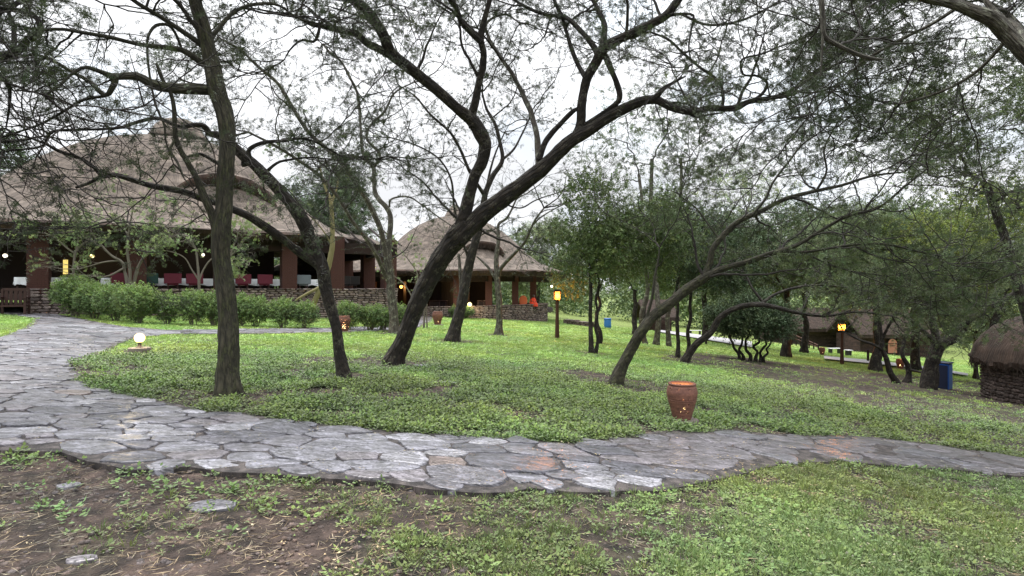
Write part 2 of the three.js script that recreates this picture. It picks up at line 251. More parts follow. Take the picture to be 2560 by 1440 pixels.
    q = ev.map((p, k) => { const a = ev[(k + N - 1) % N], b = ev[(k + 1) % N], j = s.r * 0.05; return [0.9 * p[0] + 0.05 * (a[0] + b[0]) + rr(-j, j), 0.9 * p[1] + 0.05 * (a[1] + b[1]) + rr(-j, j)]; });
    const area = Math.abs(q.reduce((t, p, k) => t + p[0] * q[(k + 1) % N][1] - q[(k + 1) % N][0] * p[1], 0)) / 2; if (area < 0.008) continue;
    const h = right ? rr(0.04, 0.05) : rr(0.042, 0.062), tx = rr(-0.035, 0.035), tz = rr(-0.035, 0.035), an = rr(-0.5, 0.5), ca = Math.cos(an), sa = Math.sin(an), ou = rr(0, 9), ov = rr(0, 9);
    const pos = [], uv = [], idx = [], y0 = hgt(s.x, s.z), hx = (hgt(s.x + 0.3, s.z) - hgt(s.x - 0.3, s.z)) / 0.6 + tx, hz = (hgt(s.x, s.z + 0.3) - hgt(s.x, s.z - 0.3)) / 0.6 + tz;
    const put = (p, k, dy) => { const x = cx + (p[0] - cx) * k, z = cz + (p[1] - cz) * k; pos.push(x, dy + x * hx + z * hz, z); uv.push((x * ca - z * sa) / 0.8 + ou, (x * sa + z * ca + (h - dy) * 1.5) / 0.8 + ov); };
    const prof = [[1.02, -0.02], [1.0, h - 0.01], [0.975, h - 0.001], [0.8, h + rr(-0.002, 0.003)]];
    for (const [k, dy] of prof) q.forEach(p => put(p, k, dy + (k === 0.8 ? rr(-0.003, 0.003) : 0)));
    put([cx, cz], 1, h + rr(-0.002, 0.004));
    for (let r = 0; r < prof.length - 1; r++) for (let k = 0; k < N; k++) { const a = r * N + k, b = r * N + (k + 1) % N; idx.push(a, a + N, b, b, a + N, b + N); }
    for (let k = 0; k < N; k++) idx.push(3 * N + k, 4 * N, 3 * N + (k + 1) % N);
    const sg = new THREE.BufferGeometry(); sg.setAttribute('position', new THREE.Float32BufferAttribute(pos, 3)); sg.setAttribute('uv', new THREE.Float32BufferAttribute(uv, 2)); sg.setIndex(idx); sg.computeVertexNormals();
    const pm = R(), mi = right ? (pm < 0.4 ? 6 : pm < 0.75 ? 7 : pm < 0.985 ? 1 : 5) : pm < 0.3 ? 0 : pm < 0.5 ? 1 : pm < 0.66 ? 2 : pm < 0.8 ? 3 : pm < 0.988 ? 4 : 5;
    stones.push({ g: sg, x: s.x, y: y0, z: s.z, mi, px: Math.sqrt(area) / (d * d) * (Math.abs(s.x) < 0.95 * -s.z + 1 ? 1 : 0.05) });
  }
  stones.sort((a, b) => b.px - a.px);
  const rest = M.pave.map(() => []);
  stones.forEach((s, i) => { if (i < 300) { const m = mesh('paving_stone', s.g, M.pave[s.mi], path); m.position.set(s.x, s.y, s.z); } else { s.g.translate(s.x, s.y, s.z); rest[s.mi].push(s.g); } });
  const all = rest.flat(); console.log('paving', stones.length);
  rest.forEach((l, i) => { if (l.length) { const m = mesh('far_paving', merged(l), M.pave[i], path); m.userData.kind = 'stuff'; } });
}

// ------------------------------------------------------------------ plants: tubes, sprigs, growth
function curveOf(pts) { // pts: [{p:Vector3, r}] -> resampled
  const c = new THREE.CatmullRomCurve3(pts.map(a => a.p), false, 'centripetal'), L = c.getLength(), n = Math.max(6, Math.round(L / 0.09)), out = [];
  const rads = pts.map(a => a.r);
  for (let i = 0; i <= n; i++) { const t = i / n, k = t * (pts.length - 1), a = Math.min(pts.length - 2, Math.floor(k)); out.push({ p: c.getPoint(t), r: lerp(rads[a], rads[a + 1], k - a) }); }
  return out;
}
function tubeInto(buf, s, sides, { rough = 0, flare = 0, cap = false, uvs = 1.6 } = {}) {
  let N = new THREE.Vector3(), B = new THREE.Vector3(), t = new THREE.Vector3(), prev = null, len = 0; const o0 = buf.pos.length / 3, sd = Math.floor(R() * 1000);
  for (let i = 0; i < s.length; i++) {
    t.subVectors(s[Math.min(i + 1, s.length - 1)].p, s[Math.max(i - 1, 0)].p).normalize();
    if (!prev) { N.set(1, 0, 0); if (Math.abs(t.x) > 0.8) N.set(0, 0, 1); }
    N.addScaledVector(t, -N.dot(t)).normalize(); B.crossVectors(t, N); prev = true;
    if (i) len += s[i].p.distanceTo(s[i - 1].p);
    const fl = 1 + flare * Math.exp(-Math.max(0, len - 0.3) / (s[0].r * 1.1));
    for (let k = 0; k <= sides; k++) {
      const a = k / sides * Math.PI * 2, ca = Math.cos(a), sa = Math.sin(a);
      let r = s[i].r * fl; if (rough) r *= 1 + rough * (noise(k % sides * 0.7 + sd, len * 3.5, 1 << 20, 5) - 0.5) * 2 + rough * 0.8 * (noise(len * 1.3 + sd, (k % sides) * 0.4 + 7, 1 << 20, 9) - 0.5) + rough * 0.7 * (noise(k % sides * 1.7 + sd, len * 9, 1 << 20, 15) - 0.5) + (flare ? 0.16 * flare * Math.exp(-len / 0.25) * Math.sin(a * 5 + sd) : 0);
      const nx = N.x * ca + B.x * sa, ny = N.y * ca + B.y * sa, nz = N.z * ca + B.z * sa;
      buf.pos.push(s[i].p.x + nx * r, s[i].p.y + ny * r, s[i].p.z + nz * r); buf.nor.push(nx, ny, nz); buf.uv.push(k / sides * Math.max(1, Math.round(s[0].r * 6.3 * uvs)), len * uvs);
    }
  }
  const w = sides + 1; for (let i = 0; i < s.length - 1; i++) for (let k = 0; k < sides; k++) { const a = o0 + i * w + k; buf.idx.push(a, a + 1, a + w, a + 1, a + w + 1, a + w); }
  if (cap) { const l = s[s.length - 1], c = buf.pos.length / 3; buf.pos.push(l.p.x, l.p.y, l.p.z); buf.nor.push(t.x, t.y, t.z); buf.uv.push(0, 0); const b = o0 + (s.length - 1) * w; for (let k = 0; k < sides; k++) buf.idx.push(c, b + k, b + k + 1); }
}
const newBuf = () => ({ pos: [], nor: [], uv: [], idx: [] });
function bufGeo(b, smoothN) { const g = new THREE.BufferGeometry(); g.setAttribute('position', new THREE.Float32BufferAttribute(b.pos, 3)); g.setAttribute('normal', new THREE.Float32BufferAttribute(b.nor, 3)); g.setAttribute('uv', new THREE.Float32BufferAttribute(b.uv, 2)); g.setIndex(b.idx); if (smoothN) g.computeVertexNormals(); return g; }
function quadInto(b, o, d, w, L, W, bend = 0) { // leaf: 4-point blade from o along d, width along w
  const n = new THREE.Vector3().crossVectors(d, w).normalize(), i = b.pos.length / 3;
  const m = o.clone().addScaledVector(d, L * 0.5).addScaledVector(n, bend), e = o.clone().addScaledVector(d, L);
  for (const p of [o, m.clone().addScaledVector(w, W / 2), m.clone().addScaledVector(w, -W / 2), e]) { b.pos.push(p.x, p.y, p.z); b.nor.push(n.x, n.y, n.z); b.uv.push(0, 0); }
  b.idx.push(i, i + 2, i + 1, i + 1, i + 2, i + 3);
}
function rdir() { const z = rr(-1, 1), a = rr(0, 6.2832), s = Math.sqrt(1 - z * z); return V(s * Math.cos(a), s * Math.sin(a), z); }
function perp(d) { const r = rdir(); return r.addScaledVector(d, -r.dot(d)).normalize(); }
// a sprig grows along +y from its root
function acaciaSprig(s, { L = 0.36, nodes = 9, pin = 0.036, wid = 0.0085, npin = 3 } = {}) {
  seed(s); const wood = newBuf(), lv = newBuf(), pts = []; let p = V(0, 0, 0), d = V(0, 1, 0);
  for (let i = 0; i <= nodes; i++) {
    pts.push({ p: p.clone(), r: lerp(0.0038, 0.0014, i / nodes) });
    if (i > 0) for (let q = 0; q < (R() < 0.55 ? 2 : 1); q++) {
      const out = perp(d).addScaledVector(d, 0.25).normalize(), side = V(0, 0, 0).crossVectors(out, d).normalize(), len = rr(0.025, 0.05);
      for (let k = 0; k < npin; k++) { const root = p.clone().addScaledVector(out, len * (k + 0.5) / npin); for (const sg of [-1, 1]) quadInto(lv, root, out.clone().multiplyScalar(0.45).addScaledVector(side, sg).normalize(), out, pin * rr(0.7, 1.15), wid, 0.002); }
    }
    d.addScaledVector(perp(d), 0.32).normalize(); p.addScaledVector(d, L / nodes);
  }
  tubeInto(wood, pts, 3); return [bufGeo(wood), bufGeo(lv)];
}
function broadSprig(s, { L = 0.32, nodes = 9, len = 0.07, wid = 0.032 } = {}) {
  seed(s); const wood = newBuf(), lv = newBuf(), pts = []; let p = V(0, 0, 0), d = V(0, 1, 0);
  for (let i = 0; i <= nodes; i++) {
    pts.push({ p: p.clone(), r: lerp(0.004, 0.0015, i / nodes) });
    for (let q = 0; q < 2; q++) { const out = perp(d).addScaledVector(d, rr(0.2, 0.8)).normalize(), w = perp(out); quadInto(lv, p.clone(), out, w, len * rr(0.7, 1.2), wid * rr(0.8, 1.2), 0.006); }
    d.addScaledVector(perp(d), 0.25).normalize(); p.addScaledVector(d, L / nodes);
  }
  tubeInto(wood, pts, 3); return [bufGeo(wood), bufGeo(lv)];
}
const SP = {
  acacia: [1, 2, 3].map(i => acaciaSprig(i)),
  feather: [4, 5, 6].map(i => acaciaSprig(i, { L: 0.42, nodes: 9, pin: 0.055, wid: 0.014, npin: 4 })),
  coarse: [14, 15, 16].map(i => acaciaSprig(i, { L: 0.45, nodes: 7, pin: 0.07, wid: 0.022, npin: 2 })),
  broad: [7, 8, 9].map(i => broadSprig(i)),
  small: [10, 11, 12].map(i => broadSprig(i, { L: 0.26, nodes: 9, len: 0.045, wid: 0.022 })),
  bigleaf: [17, 18, 19].map(i => broadSprig(i, { L: 0.5, nodes: 8, len: 0.13, wid: 0.06 })),
};
const UPY = V(0, 1, 0);
function sprigMatrix(p, d, s) { const q = new THREE.Quaternion().setFromUnitVectors(UPY, d).multiply(new THREE.Quaternion().setFromAxisAngle(UPY, rr(0, 6.283))); return new THREE.Matrix4().compose(p, q, V(s, s, s)); }
function walk(p, d, len, r0, r1, { wob = 0.28, lift = 0, step = 0.14 } = {}) {
  const n = Math.max(3, Math.round(len / step)), out = []; p = p.clone(); d = d.clone(); let zig = perp(d);
  for (let i = 0; i <= n; i++) { out.push({ p: p.clone(), r: lerp(r0, r1, i / n), d: d.clone() }); zig = zig.multiplyScalar(-0.55).addScaledVector(perp(d), 0.75).normalize(); d.addScaledVector(zig, wob); d.y += lift; d.normalize(); p.addScaledVector(d, len / n); }
  return out;
}
function colorsOf(base, spread, n = 40) { const out = []; for (let i = 0; i < n; i++) { const k = 1 + spread * rr(-1, 1), h = spread * 0.35 * rr(-1, 1); out.push(lin(base[0] * k * (1 + h), base[1] * k, base[2] * k * (1 - h))); } return out; }
function addSprigs(kind, mats, list, parent, woodMat, leafMat, spread = 0.35) {
  const colors = colorsOf([1, 1, 1], spread);
  for (let v = 0; v < 3; v++) { const l = list.filter((_, i) => i % 3 === v); if (!l.length) continue; instances('twigs', SP[kind][v][0], woodMat, l, parent); instances('foliage', SP[kind][v][1], leafMat, l, parent, colors); }
}
let triCount = 0;
/* A tree whose trunk and limbs are given point by point ([bearing x, y, distance, width] in photo pixels and metres); the smaller wood and leaves grow from them. */
function tracedTree({ name, label, category = 'tree', group, limbs, bark = M.bark, twig = M.twig, leafMat = M.leafAcacia, kind = 'acacia', sd = 1, L0 = 1, L1 = 1, L2 = 1, sprig = 1, lift = 0, flare = 0.35, spread = 0.35, out = 1, base, len = 1, ds, ws = 1 }) {
  seed(sd * 97 + 5); L0 *= 1.5; L1 *= 1.45; L2 *= 1.15; sprig *= 1.15;
  const [bx, by, bd] = limbs[0].p[0]; ds ??= bx > 0 && bx < 2560 ? Math.hypot(0, G(bx, by).z) / bd : 1;
  const world = limbs.map((l, li) => { const pts = l.p.map(([x, y, d, w]) => ({ p: P(x, y, d * ds), r: w / 2 / F * d * ds * ws })); if (li === 0 || l.root) { const q = pts[0].p.clone(); q.y = Math.min(q.y - 0.25, hgt(q.x, q.z) - 0.2); pts.unshift({ p: q, r: pts[0].r * 1.1 }); } return { ...l, s: curveOf(pts) }; });
  const b = base || world[0].s[0].p.clone(); const t = thing(name, label, category, b, group);
  const toLocal = s => s.map(a => ({ ...a, p: a.p.clone().sub(b) }));
  const twigs = newBuf(), spr = [];
  world.forEach((l, li) => {
    const buf = newBuf(); tubeInto(buf, toLocal(l.s), l.s[0].r > 0.1 ? 22 : l.s[0].r > 0.045 ? 11 : 6, { rough: 0.14, flare: li === 0 || l.root ? flare : 0, cap: true });
    mesh(li === 0 || l.root ? 'trunk' : 'branch', bufGeo(buf, true), l.bark || bark, t);
    const grow = l.grow ?? 1; if (!grow) return;
    let acc = 0, acc0 = rr(0, 0.5), t0 = l.t0 ?? 0.3;
    for (let i = 2; i < l.s.length; i++) {
      const f = i / l.s.length; const seg = l.s[i].p.distanceTo(l.s[i - 1].p); if (f < t0) continue;
      const dir = l.s[i].p.clone().sub(l.s[i - 1].p).normalize();
      acc += seg; acc0 += seg;
      const sp0 = 0.95 / (L0 * grow), sp1 = 0.42 / (L1 * grow);
      if (acc0 > sp0) { acc0 -= sp0 * rr(0.7, 1.3); branch0(l.s[i], dir, rr(1.3, 3.1) * len); }
      if (acc > sp1 && l.s[i].r < 0.11) { acc -= sp1 * rr(0.7, 1.3); branch1(l.s[i].p, outDir(dir, 0.8), rr(0.5, 1.3) * len, Math.min(0.014, l.s[i].r * 0.6)); }
    }
    if (!l.stub) { const e = l.s[l.s.length - 1], dir = e.p.clone().sub(l.s[l.s.length - 3].p).normalize(); for (let k = 0; k < 3; k++) branch0({ p: e.p, r: e.r * 1.7 }, dir.clone().addScaledVector(perp(dir), 0.5).normalize(), rr(1.2, 2.6) * len); }
  });
  function clump(p) { return smooth(0.36, 0.6, 0.5 * fbm(p.x * 0.8 + p.y * 1.4, p.z * 0.8 + p.y * 0.9, 3, 1 << 20, 55) + 0.5 * fbm(p.x * 0.8 + 50, p.y * 2.2 + 50, 3, 1 << 20, 56)) * 1.45; }
  function outDir(d, k) { const o = perp(d); o.y *= 0.42; o.normalize(); return o.multiplyScalar(k).addScaledVector(d, 0.55).normalize(); }
  function branch0(at, dir, len) {
    const s = walk(at.p, outDir(dir, 0.95), len, Math.min(0.034, at.r * 0.6), 0.007, { wob: 0.26, lift: 0.018 + lift }); tubeInto(twigs, toLocal(s), 5);
    let a = 0; for (let i = 2; i < s.length; i++) { a += 0.14; if (a > 0.3 / L1) { a = 0; branch1(s[i].p, outDir(s[i].d, 0.85), rr(0.45, 1.2) * lerp(1, 0.6, i / s.length), 0.011); } }
    branch1(s[s.length - 1].p, s[s.length - 1].d, rr(0.4, 0.8), 0.007);
  }
  function branch1(p, dir, len, r) {
    const s = walk(p, dir, len, r, 0.0035, { wob: 0.3, lift: 0.01 + lift, step: 0.12 }); tubeInto(twigs, toLocal(s), 4);
    for (let i = 1; i < s.length; i++) if (R() < 0.72 * L2) branch2(s[i].p, outDir(s[i].d, 0.9), rr(0.16, 0.5));
    const cl = clump(p); if (R() < sprig * cl) spr.push(sprigMatrix(s[s.length - 1].p.clone().sub(b), s[s.length - 1].d, rr(0.7, 1.15)));
  }
  function branch2(p, dir, len) {
    const s = walk(p, dir, len, 0.0045, 0.0025, { wob: 0.3, lift, step: 0.13 }); tubeInto(twigs, toLocal(s), 3);
    for (let i = 1; i < s.length; i++) if (R() < 0.75 * sprig * clump(s[i].p)) spr.push(sprigMatrix(s[i].p.clone().sub(b), outDir(s[i].d, 1), rr(0.6, 1.1)));
  }
  if (twigs.idx.length) mesh('twig_wood', bufGeo(twigs), twig, t).userData.kind = 'stuff';
  if (spr.length) addSprigs(kind, null, spr, t, twig, leafMat, spread);
  triCount += twigs.idx.length / 3; console.log(t.name, 'twig tris', twigs.idx.length / 3, 'sprigs', spr.length);
  return t;
}
/* A tree with a crown of leaf clumps: trunk(s) up to limbs that reach every clump. */
function crownTree({ name, label, category = 'tree', group, base, H, crown, stems = [[0, 0]], bark = M.bark, leafMat, kind = 'broad', sd = 1, clumps = 40, per = 40, size = 1, trunkR = 0.14, flat = 0, shell = 0.55, cr = 0.75, spread = 0.35, lean = [0, 0], droop = 0 }) {
  // crown: [[dx, y, dz, rx, ry, rz], ...] ellipsoids about the base
  seed(sd * 131 + 7); const t = thing(name, label, category, base, group), twigs = newBuf(), spr = [];
  const tops = stems.map(([dx, dz, h = 0.45, r = 1, bend = 0.12]) => {
    const n = 6, pts = []; for (let i = 0; i <= n; i++) { const f = i / n; pts.push({ p: V(dx + lean[0] * f + (i ? rr(-bend, bend) : 0) + dx * 0.6 * f, H * h * f - (i ? 0 : 0.1), dz + lean[1] * f + (i ? rr(-bend, bend) : 0) + dz * 0.6 * f), r: trunkR * r * lerp(1, 0.6, f) }); }
    const s = curveOf(pts), buf = newBuf(); tubeInto(buf, s, 10, { rough: 0.12, flare: 0.35 }); mesh('trunk', bufGeo(buf, true), bark, t); return s;
  });
  const vol = crown.map(c => c[3] * c[4] * c[5]), tv = vol.reduce((a, b) => a + b, 0), list = [];
  crown.forEach((c, ci) => { const n = Math.round(clumps * vol[ci] / tv); for (let k = 0; k < n; k++) { const d = rdir(), rad = Math.pow(lerp(shell * shell * shell, 1, R()), 1 / 3); list.push({ d, cen: V(c[0] + d.x * c[3] * rad, c[1] + d.y * c[4] * rad * (d.y < 0 ? 0.8 : 1), c[2] + d.z * c[5] * rad) }); } });
  const nodes = tops.flatMap(st => st.filter((_, i) => i > st.length * 0.62 && i % 3 === 0).map(a => ({ p: a.p, r: a.r * 0.55 }))), crownBase = tops[0][tops[0].length - 1].p;
  list.sort((a, b) => a.cen.distanceTo(crownBase) - b.cen.distanceTo(crownBase));
  for (const { d, cen } of list) {
    let best = nodes[0], bd = 1e9; for (const q of nodes) { const e = q.p.distanceTo(cen) + (cen.y < q.p.y ? 0.5 * (q.p.y - cen.y) : 0); if (e < bd) { bd = e; best = q; } }
    const dir = cen.clone().sub(best.p), L = dir.length(), r1 = Math.max(0.007, best.r * 0.72), pts = []; for (let i = 0; i <= 5; i++) { const f = i / 5; pts.push({ p: best.p.clone().addScaledVector(dir, f).add(V(rr(-1, 1), rr(-1, 1) + 1.1 * Math.sin(f * 3.14), rr(-1, 1)).multiplyScalar(0.06 * L * (i && i < 5 ? 1 : 0))), r: lerp(best.r * 0.85, r1, f) }); }
    tubeInto(twigs, pts, 5); nodes.push({ p: cen, r: r1 });
    const sz = cr * rr(0.6, 1.25);
    for (let i = 0; i < per; i++) { const e = rdir(), q = Math.pow(R(), 0.42), p = cen.clone().add(V(e.x, e.y * (1 - 0.6 * flat), e.z).multiplyScalar(sz * q)); e.y += 0.15 - droop; e.addScaledVector(d, 0.45); e.normalize(); spr.push(sprigMatrix(p, e, size * rr(0.7, 1.2))); }
  }
  mesh('branches', bufGeo(twigs), M.twig, t).userData.kind = 'stuff';
  addSprigs(kind, null, spr, t, M.twig, leafMat, spread);
  return t;
}
// ------------------------------------------------------------------ thatched lodges
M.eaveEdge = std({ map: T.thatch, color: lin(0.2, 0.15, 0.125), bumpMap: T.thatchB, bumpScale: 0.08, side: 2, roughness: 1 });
const prof = [[1, 0], [0.94, 0.03], [0.86, 0.085], [0.76, 0.17], [0.68, 0.28], [0.62, 0.39], [0.56, 0.5], [0.5, 0.61], [0.43, 0.715], [0.35, 0.81], [0.27, 0.885], [0.19, 0.94], [0.1, 0.98], [0.02, 1]];
function thatchRoof(t, { c, ring, eave, top, thick = 0.42, u, a, b, n, pr = prof, mat = M.thatch, sd = 1, strawN = 2600, strawL = 0.22 }) {
  // c: apex plan, ring: eave-ring centre plan, u: unit plan direction of the long side
  const S = 168, pos = [], uv = [], idx = [], o = t.position, v = [u[1], -u[0]];
  const pw = (x) => Math.sign(x) * Math.pow(Math.abs(x), 2 / n);
  const plan = (th, s) => { const e = pw(Math.cos(th)) * (Math.cos(th) < 0 ? a[0] : a[1]) * s, f = pw(Math.sin(th)) * b * s, cx = lerp(c[0], ring[0], s), cz = lerp(c[1], ring[1], s); return [cx + u[0] * e + v[0] * f, cz + u[1] * e + v[1] * f]; };
  const H = top - eave - thick, rows = [];
  for (let i = 0; i < pr.length - 1; i++) { const m = i ? 3 : 3; for (let k = 0; k < m; k++) { const f = k / m; rows.push([lerp(pr[i][0], pr[i + 1][0], f), eave + thick + H * lerp(pr[i][1], pr[i + 1][1], f), 1]); } }
  rows.push([pr[pr.length - 1][0], top, 1]);
  rows.unshift([1.012, eave + thick * 0.72, 2], [1.0, eave + thick * 0.3, 2], [0.985, eave, 2]); rows.splice(0, 3, ...rows.slice(0, 3).reverse().map(r => r));
  const under = []; for (let i = 0; i < pr.length; i += 1) under.push([Math.min(0.95, pr[i][0]), Math.max(eave + 0.02, eave + thick + H * pr[i][1] - 0.55), 3]); under.reverse();
  const allRows = [...under, ...rows]; let vlen = 0;
  allRows.forEach(([s, y, kind], i) => {
    if (i) vlen += Math.max(0.06, Math.hypot((allRows[i - 1][0] - s) * b, allRows[i - 1][1] - y));
    for (let k = 0; k <= S; k++) {
      const th = k / S * Math.PI * 2, [x, z] = plan(th, s); let dy = 0, ds = 0;
      if (kind === 1) dy = 0.12 * (fbm(x * 0.35 + sd * 9, z * 0.35, 3, 1 << 20, 3) - 0.5) + 0.025 * (noise(k % S * 0.9, s * 9, 1 << 20, 5) - 0.5);
      if (kind === 2) { ds = 0.16 * (noise(k % S * 1.1, y * 9, 1 << 20, 7) - 0.5); dy = 0.12 * (noise(k % S * 1.4, 3 + sd, 1 << 20, 8) - 0.5) + 0.14 * (fbm((k % S) * 0.12, sd, 3, 1 << 20, 12) - 0.5); }
      const L = Math.hypot(x - c[0], z - c[1]) || 1; pos.push(x + (x - c[0]) / L * ds - o.x, y + dy - o.y, z + (z - c[1]) / L * ds - o.z); uv.push(k / S * Math.round(6.283 * b / 2.2), vlen / 2.2);
    }
  });
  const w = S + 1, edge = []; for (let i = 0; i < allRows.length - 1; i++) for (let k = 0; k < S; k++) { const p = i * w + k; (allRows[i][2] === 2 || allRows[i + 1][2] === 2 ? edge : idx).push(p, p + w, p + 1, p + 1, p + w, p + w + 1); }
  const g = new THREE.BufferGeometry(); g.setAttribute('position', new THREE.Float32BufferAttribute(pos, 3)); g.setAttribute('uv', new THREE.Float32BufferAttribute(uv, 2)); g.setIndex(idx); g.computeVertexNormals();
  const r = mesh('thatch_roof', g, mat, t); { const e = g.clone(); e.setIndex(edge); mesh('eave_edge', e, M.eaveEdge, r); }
  seed(sd * 7 + 1); const st = newBuf(); // loose straw ends along the eave and on the slope
  for (let k = 0; k < strawN; k++) { const th = rr(0, 6.2832), [x, z] = plan(th, rr(0.975, 1.012)), y = eave + rr(-0.02, thick * 0.6), d = V(rr(-0.3, 0.3), -1, rr(-0.3, 0.3)).normalize(); quadInto(st, V(x - o.x, y - o.y, z - o.z), d, perp(d), strawL * rr(0.4, 1.3), 0.02); }
  mesh('straw_fringe', bufGeo(st), M.straw, r).userData.kind = 'stuff';
  return { plan, at: (th, s) => { let y = 0; for (let i = 0; i < pr.length - 1; i++) if (s <= pr[i][0] && s >= pr[i + 1][0]) y = eave + thick + H * lerp(pr[i][1], pr[i + 1][1], (pr[i][0] - s) / (pr[i][0] - pr[i + 1][0])); const [x, z] = plan(th, s); return V(x, y, z); } };
}
function lathe(pts, seg = 28, wob = 0) { const g = new THREE.LatheGeometry(pts.map(p => new THREE.Vector2(...p)), seg); if (wob) { const p = g.attributes.position; for (let i = 0; i < p.count; i++) { const k = 1 + wob * (noise(p.getX(i) * 4 + 9, p.getZ(i) * 4 + p.getY(i) * 3, 1 << 20, 3) - 0.5); p.setX(i, p.getX(i) * k); p.setZ(i, p.getZ(i) * k); } g.computeVertexNormals(); } return g; }
function box(w, h, d, x = 0, y = 0, z = 0, ry = 0) { const g = new THREE.BoxGeometry(w, h, d); if (ry) g.rotateY(ry); g.translate(x, y, z); return g; }
function bevelBox(w, h, d, bv) { // 24-corner stone-like block
  const s = new THREE.Shape(); const x = w / 2 - bv, y = h / 2 - bv; s.moveTo(-x, -h / 2); s.lineTo(x, -h / 2); s.lineTo(w / 2, -y); s.lineTo(w / 2, y); s.lineTo(x, h / 2); s.lineTo(-x, h / 2); s.lineTo(-w / 2, y); s.lineTo(-w / 2, -y); s.closePath();
  const g = new THREE.ExtrudeGeometry(s, { depth: d - 2 * bv, bevelEnabled: true, bevelThickness: bv, bevelSize: bv * 0.9, bevelOffset: -bv * 0.9, bevelSegments: 1 }); g.translate(0, 0, -d / 2 + bv); return g;
}
seed(31);
const stoneShapes = [0, 1, 2, 3, 4, 5].map(() => { // rough flat building stones, unit length along x, unit height, unit depth towards +z
  const pts = 9, ring = []; for (let i = 0; i < pts; i++) { const a = i / pts * 6.2832, k = Math.pow(Math.pow(Math.abs(Math.cos(a)), 3.2) + Math.pow(Math.abs(Math.sin(a)), 3.2), -1 / 3.2); ring.push([0.5 * Math.cos(a) * k * rr(0.9, 1.03), 0.5 * Math.sin(a) * k * rr(0.86, 1.03)]); }
  const pos = [], idx = [], uv = []; for (const [k, z] of [[1, -0.5], [1, 0.25], [0.86, 0.46]]) for (const [x, y] of ring) { pos.push(x * k, y * k, z + (z > 0.3 ? rr(-0.06, 0.06) : 0)); uv.push(x * 0.5 + z * 0.1, y * 0.15); }
  pos.push(0, 0, 0.5); uv.push(0, 0);
  for (let r = 0; r < 2; r++) for (let i = 0; i < pts; i++) { const a = r * pts + i, b = r * pts + (i + 1) % pts; idx.push(a, b, a + pts, b, b + pts, a + pts); }
  for (let i = 0; i < pts; i++) idx.push(2 * pts + i, 2 * pts + (i + 1) % pts, 3 * pts);
  const g = new THREE.BufferGeometry(); g.setAttribute('position', new THREE.Float32BufferAttribute(pos, 3)); g.setAttribute('uv', new THREE.Float32BufferAttribute(uv, 2)); g.setIndex(idx); const h = g.toNonIndexed(); h.computeVertexNormals(); return h;
});
function stoneWall(name, label, category, line, { thick = 0.4, ch = 0.13, ln = [0.22, 0.55], most = 290, sd = 1, group, mats = M.stones, parent, coping = true, bottom = 0.15 } = {}) {
  // line: [[x, z, top], ...]; the outer face lies to the right of the walking direction
  seed(sd * 11 + 3); const p0 = V(line[0][0], hgt(line[0][0], line[0][1]), line[0][1]); const t = parent || thing(name, label, category, p0, group); const o = parent ? parent.position : p0;
  const core = [], stones = [];
  for (let i = 0; i < line.length - 1; i++) {
    const a = line[i], b = line[i + 1], dx = b[0] - a[0], dz = b[1] - a[1], L = Math.hypot(dx, dz), ang = Math.atan2(-dz, dx), nx = -dz / L * -1, nz = dx / L * -1; // outward normal
    const ox = -dz / L, oz = dx / L; // right-hand side
    const mid = [(a[0] + b[0]) / 2, (a[1] + b[1]) / 2], low = Math.min(hgt(a[0], a[1]), hgt(b[0], b[1])) - 0.3, top = (a[2] + b[2]) / 2;
    core.push(box(L + 0.02, top - low - 0.02, thick - 0.08, mid[0] - ox * thick / 2 - o.x, (top + low) / 2 - 0.01 - o.y, mid[1] - oz * thick / 2 - o.z, ang));
    for (let y = low + 0.2, r = 0; y < top - 0.02; r++) {
      let h = Math.min(ch * rr(0.75, 1.3), top - y); if (top - y - h < ch * 0.4) h = top - y; const last = y + h > top - 0.01 && coping;
      for (let s = -rr(0, 0.2); s < L;) { const w = rr(ln[0], ln[1]) * (last ? 1.25 : 1), e = Math.min(L + 0.04, s + w), st = Math.max(-0.02, s), m = (st + e) / 2 / L, x = lerp(a[0], b[0], m), z = lerp(a[1], b[1], m); s += w;
        if (e - st < 0.06 || y + h < hgt(x, z) - bottom) continue;
        const dep = last ? thick + 0.12 : 0.2 + rr(0, 0.05), out = last ? 0.05 : rr(-0.02, 0.025);
        const q = new THREE.Quaternion().setFromAxisAngle(UPY, ang).multiply(new THREE.Quaternion().setFromAxisAngle(V(0, 0, 1), rr(-0.03, 0.03)));
        const m4 = new THREE.Matrix4().compose(V(x + ox * (out - dep / 2 + 0.03) - o.x, y + h / 2 - o.y, z + oz * (out - dep / 2 + 0.03) - o.z), q, V((e - st) * 0.96, h * 0.93, dep));
        // the unit stone's face looks towards +z turned by ang: that is the right-hand side
        stones.push({ m4, d: Math.hypot(x, z) / Math.sqrt((e - st) * h), k: Math.floor(R() * 6), c: Math.floor(R() * mats.length) }); }
      y += h;
    }
  }
  const coreMesh = mesh('wall_core', merged(core), M.mortar, t);
  stones.sort((a, b) => a.d - b.d); const rest = mats.map(() => []);
  stones.forEach((s, i) => { if (i < most) { const m = mesh('stone', stoneShapes[s.k], mats[s.c], t); m.applyMatrix4(s.m4); } else rest[s.c].push(stoneShapes[s.k].clone().applyMatrix4(s.m4)); });
  rest.forEach((l, i) => { if (l.length) mesh('smaller_stones', merged(l), mats[i], t).userData.kind = 'stuff'; });
  return t;
}
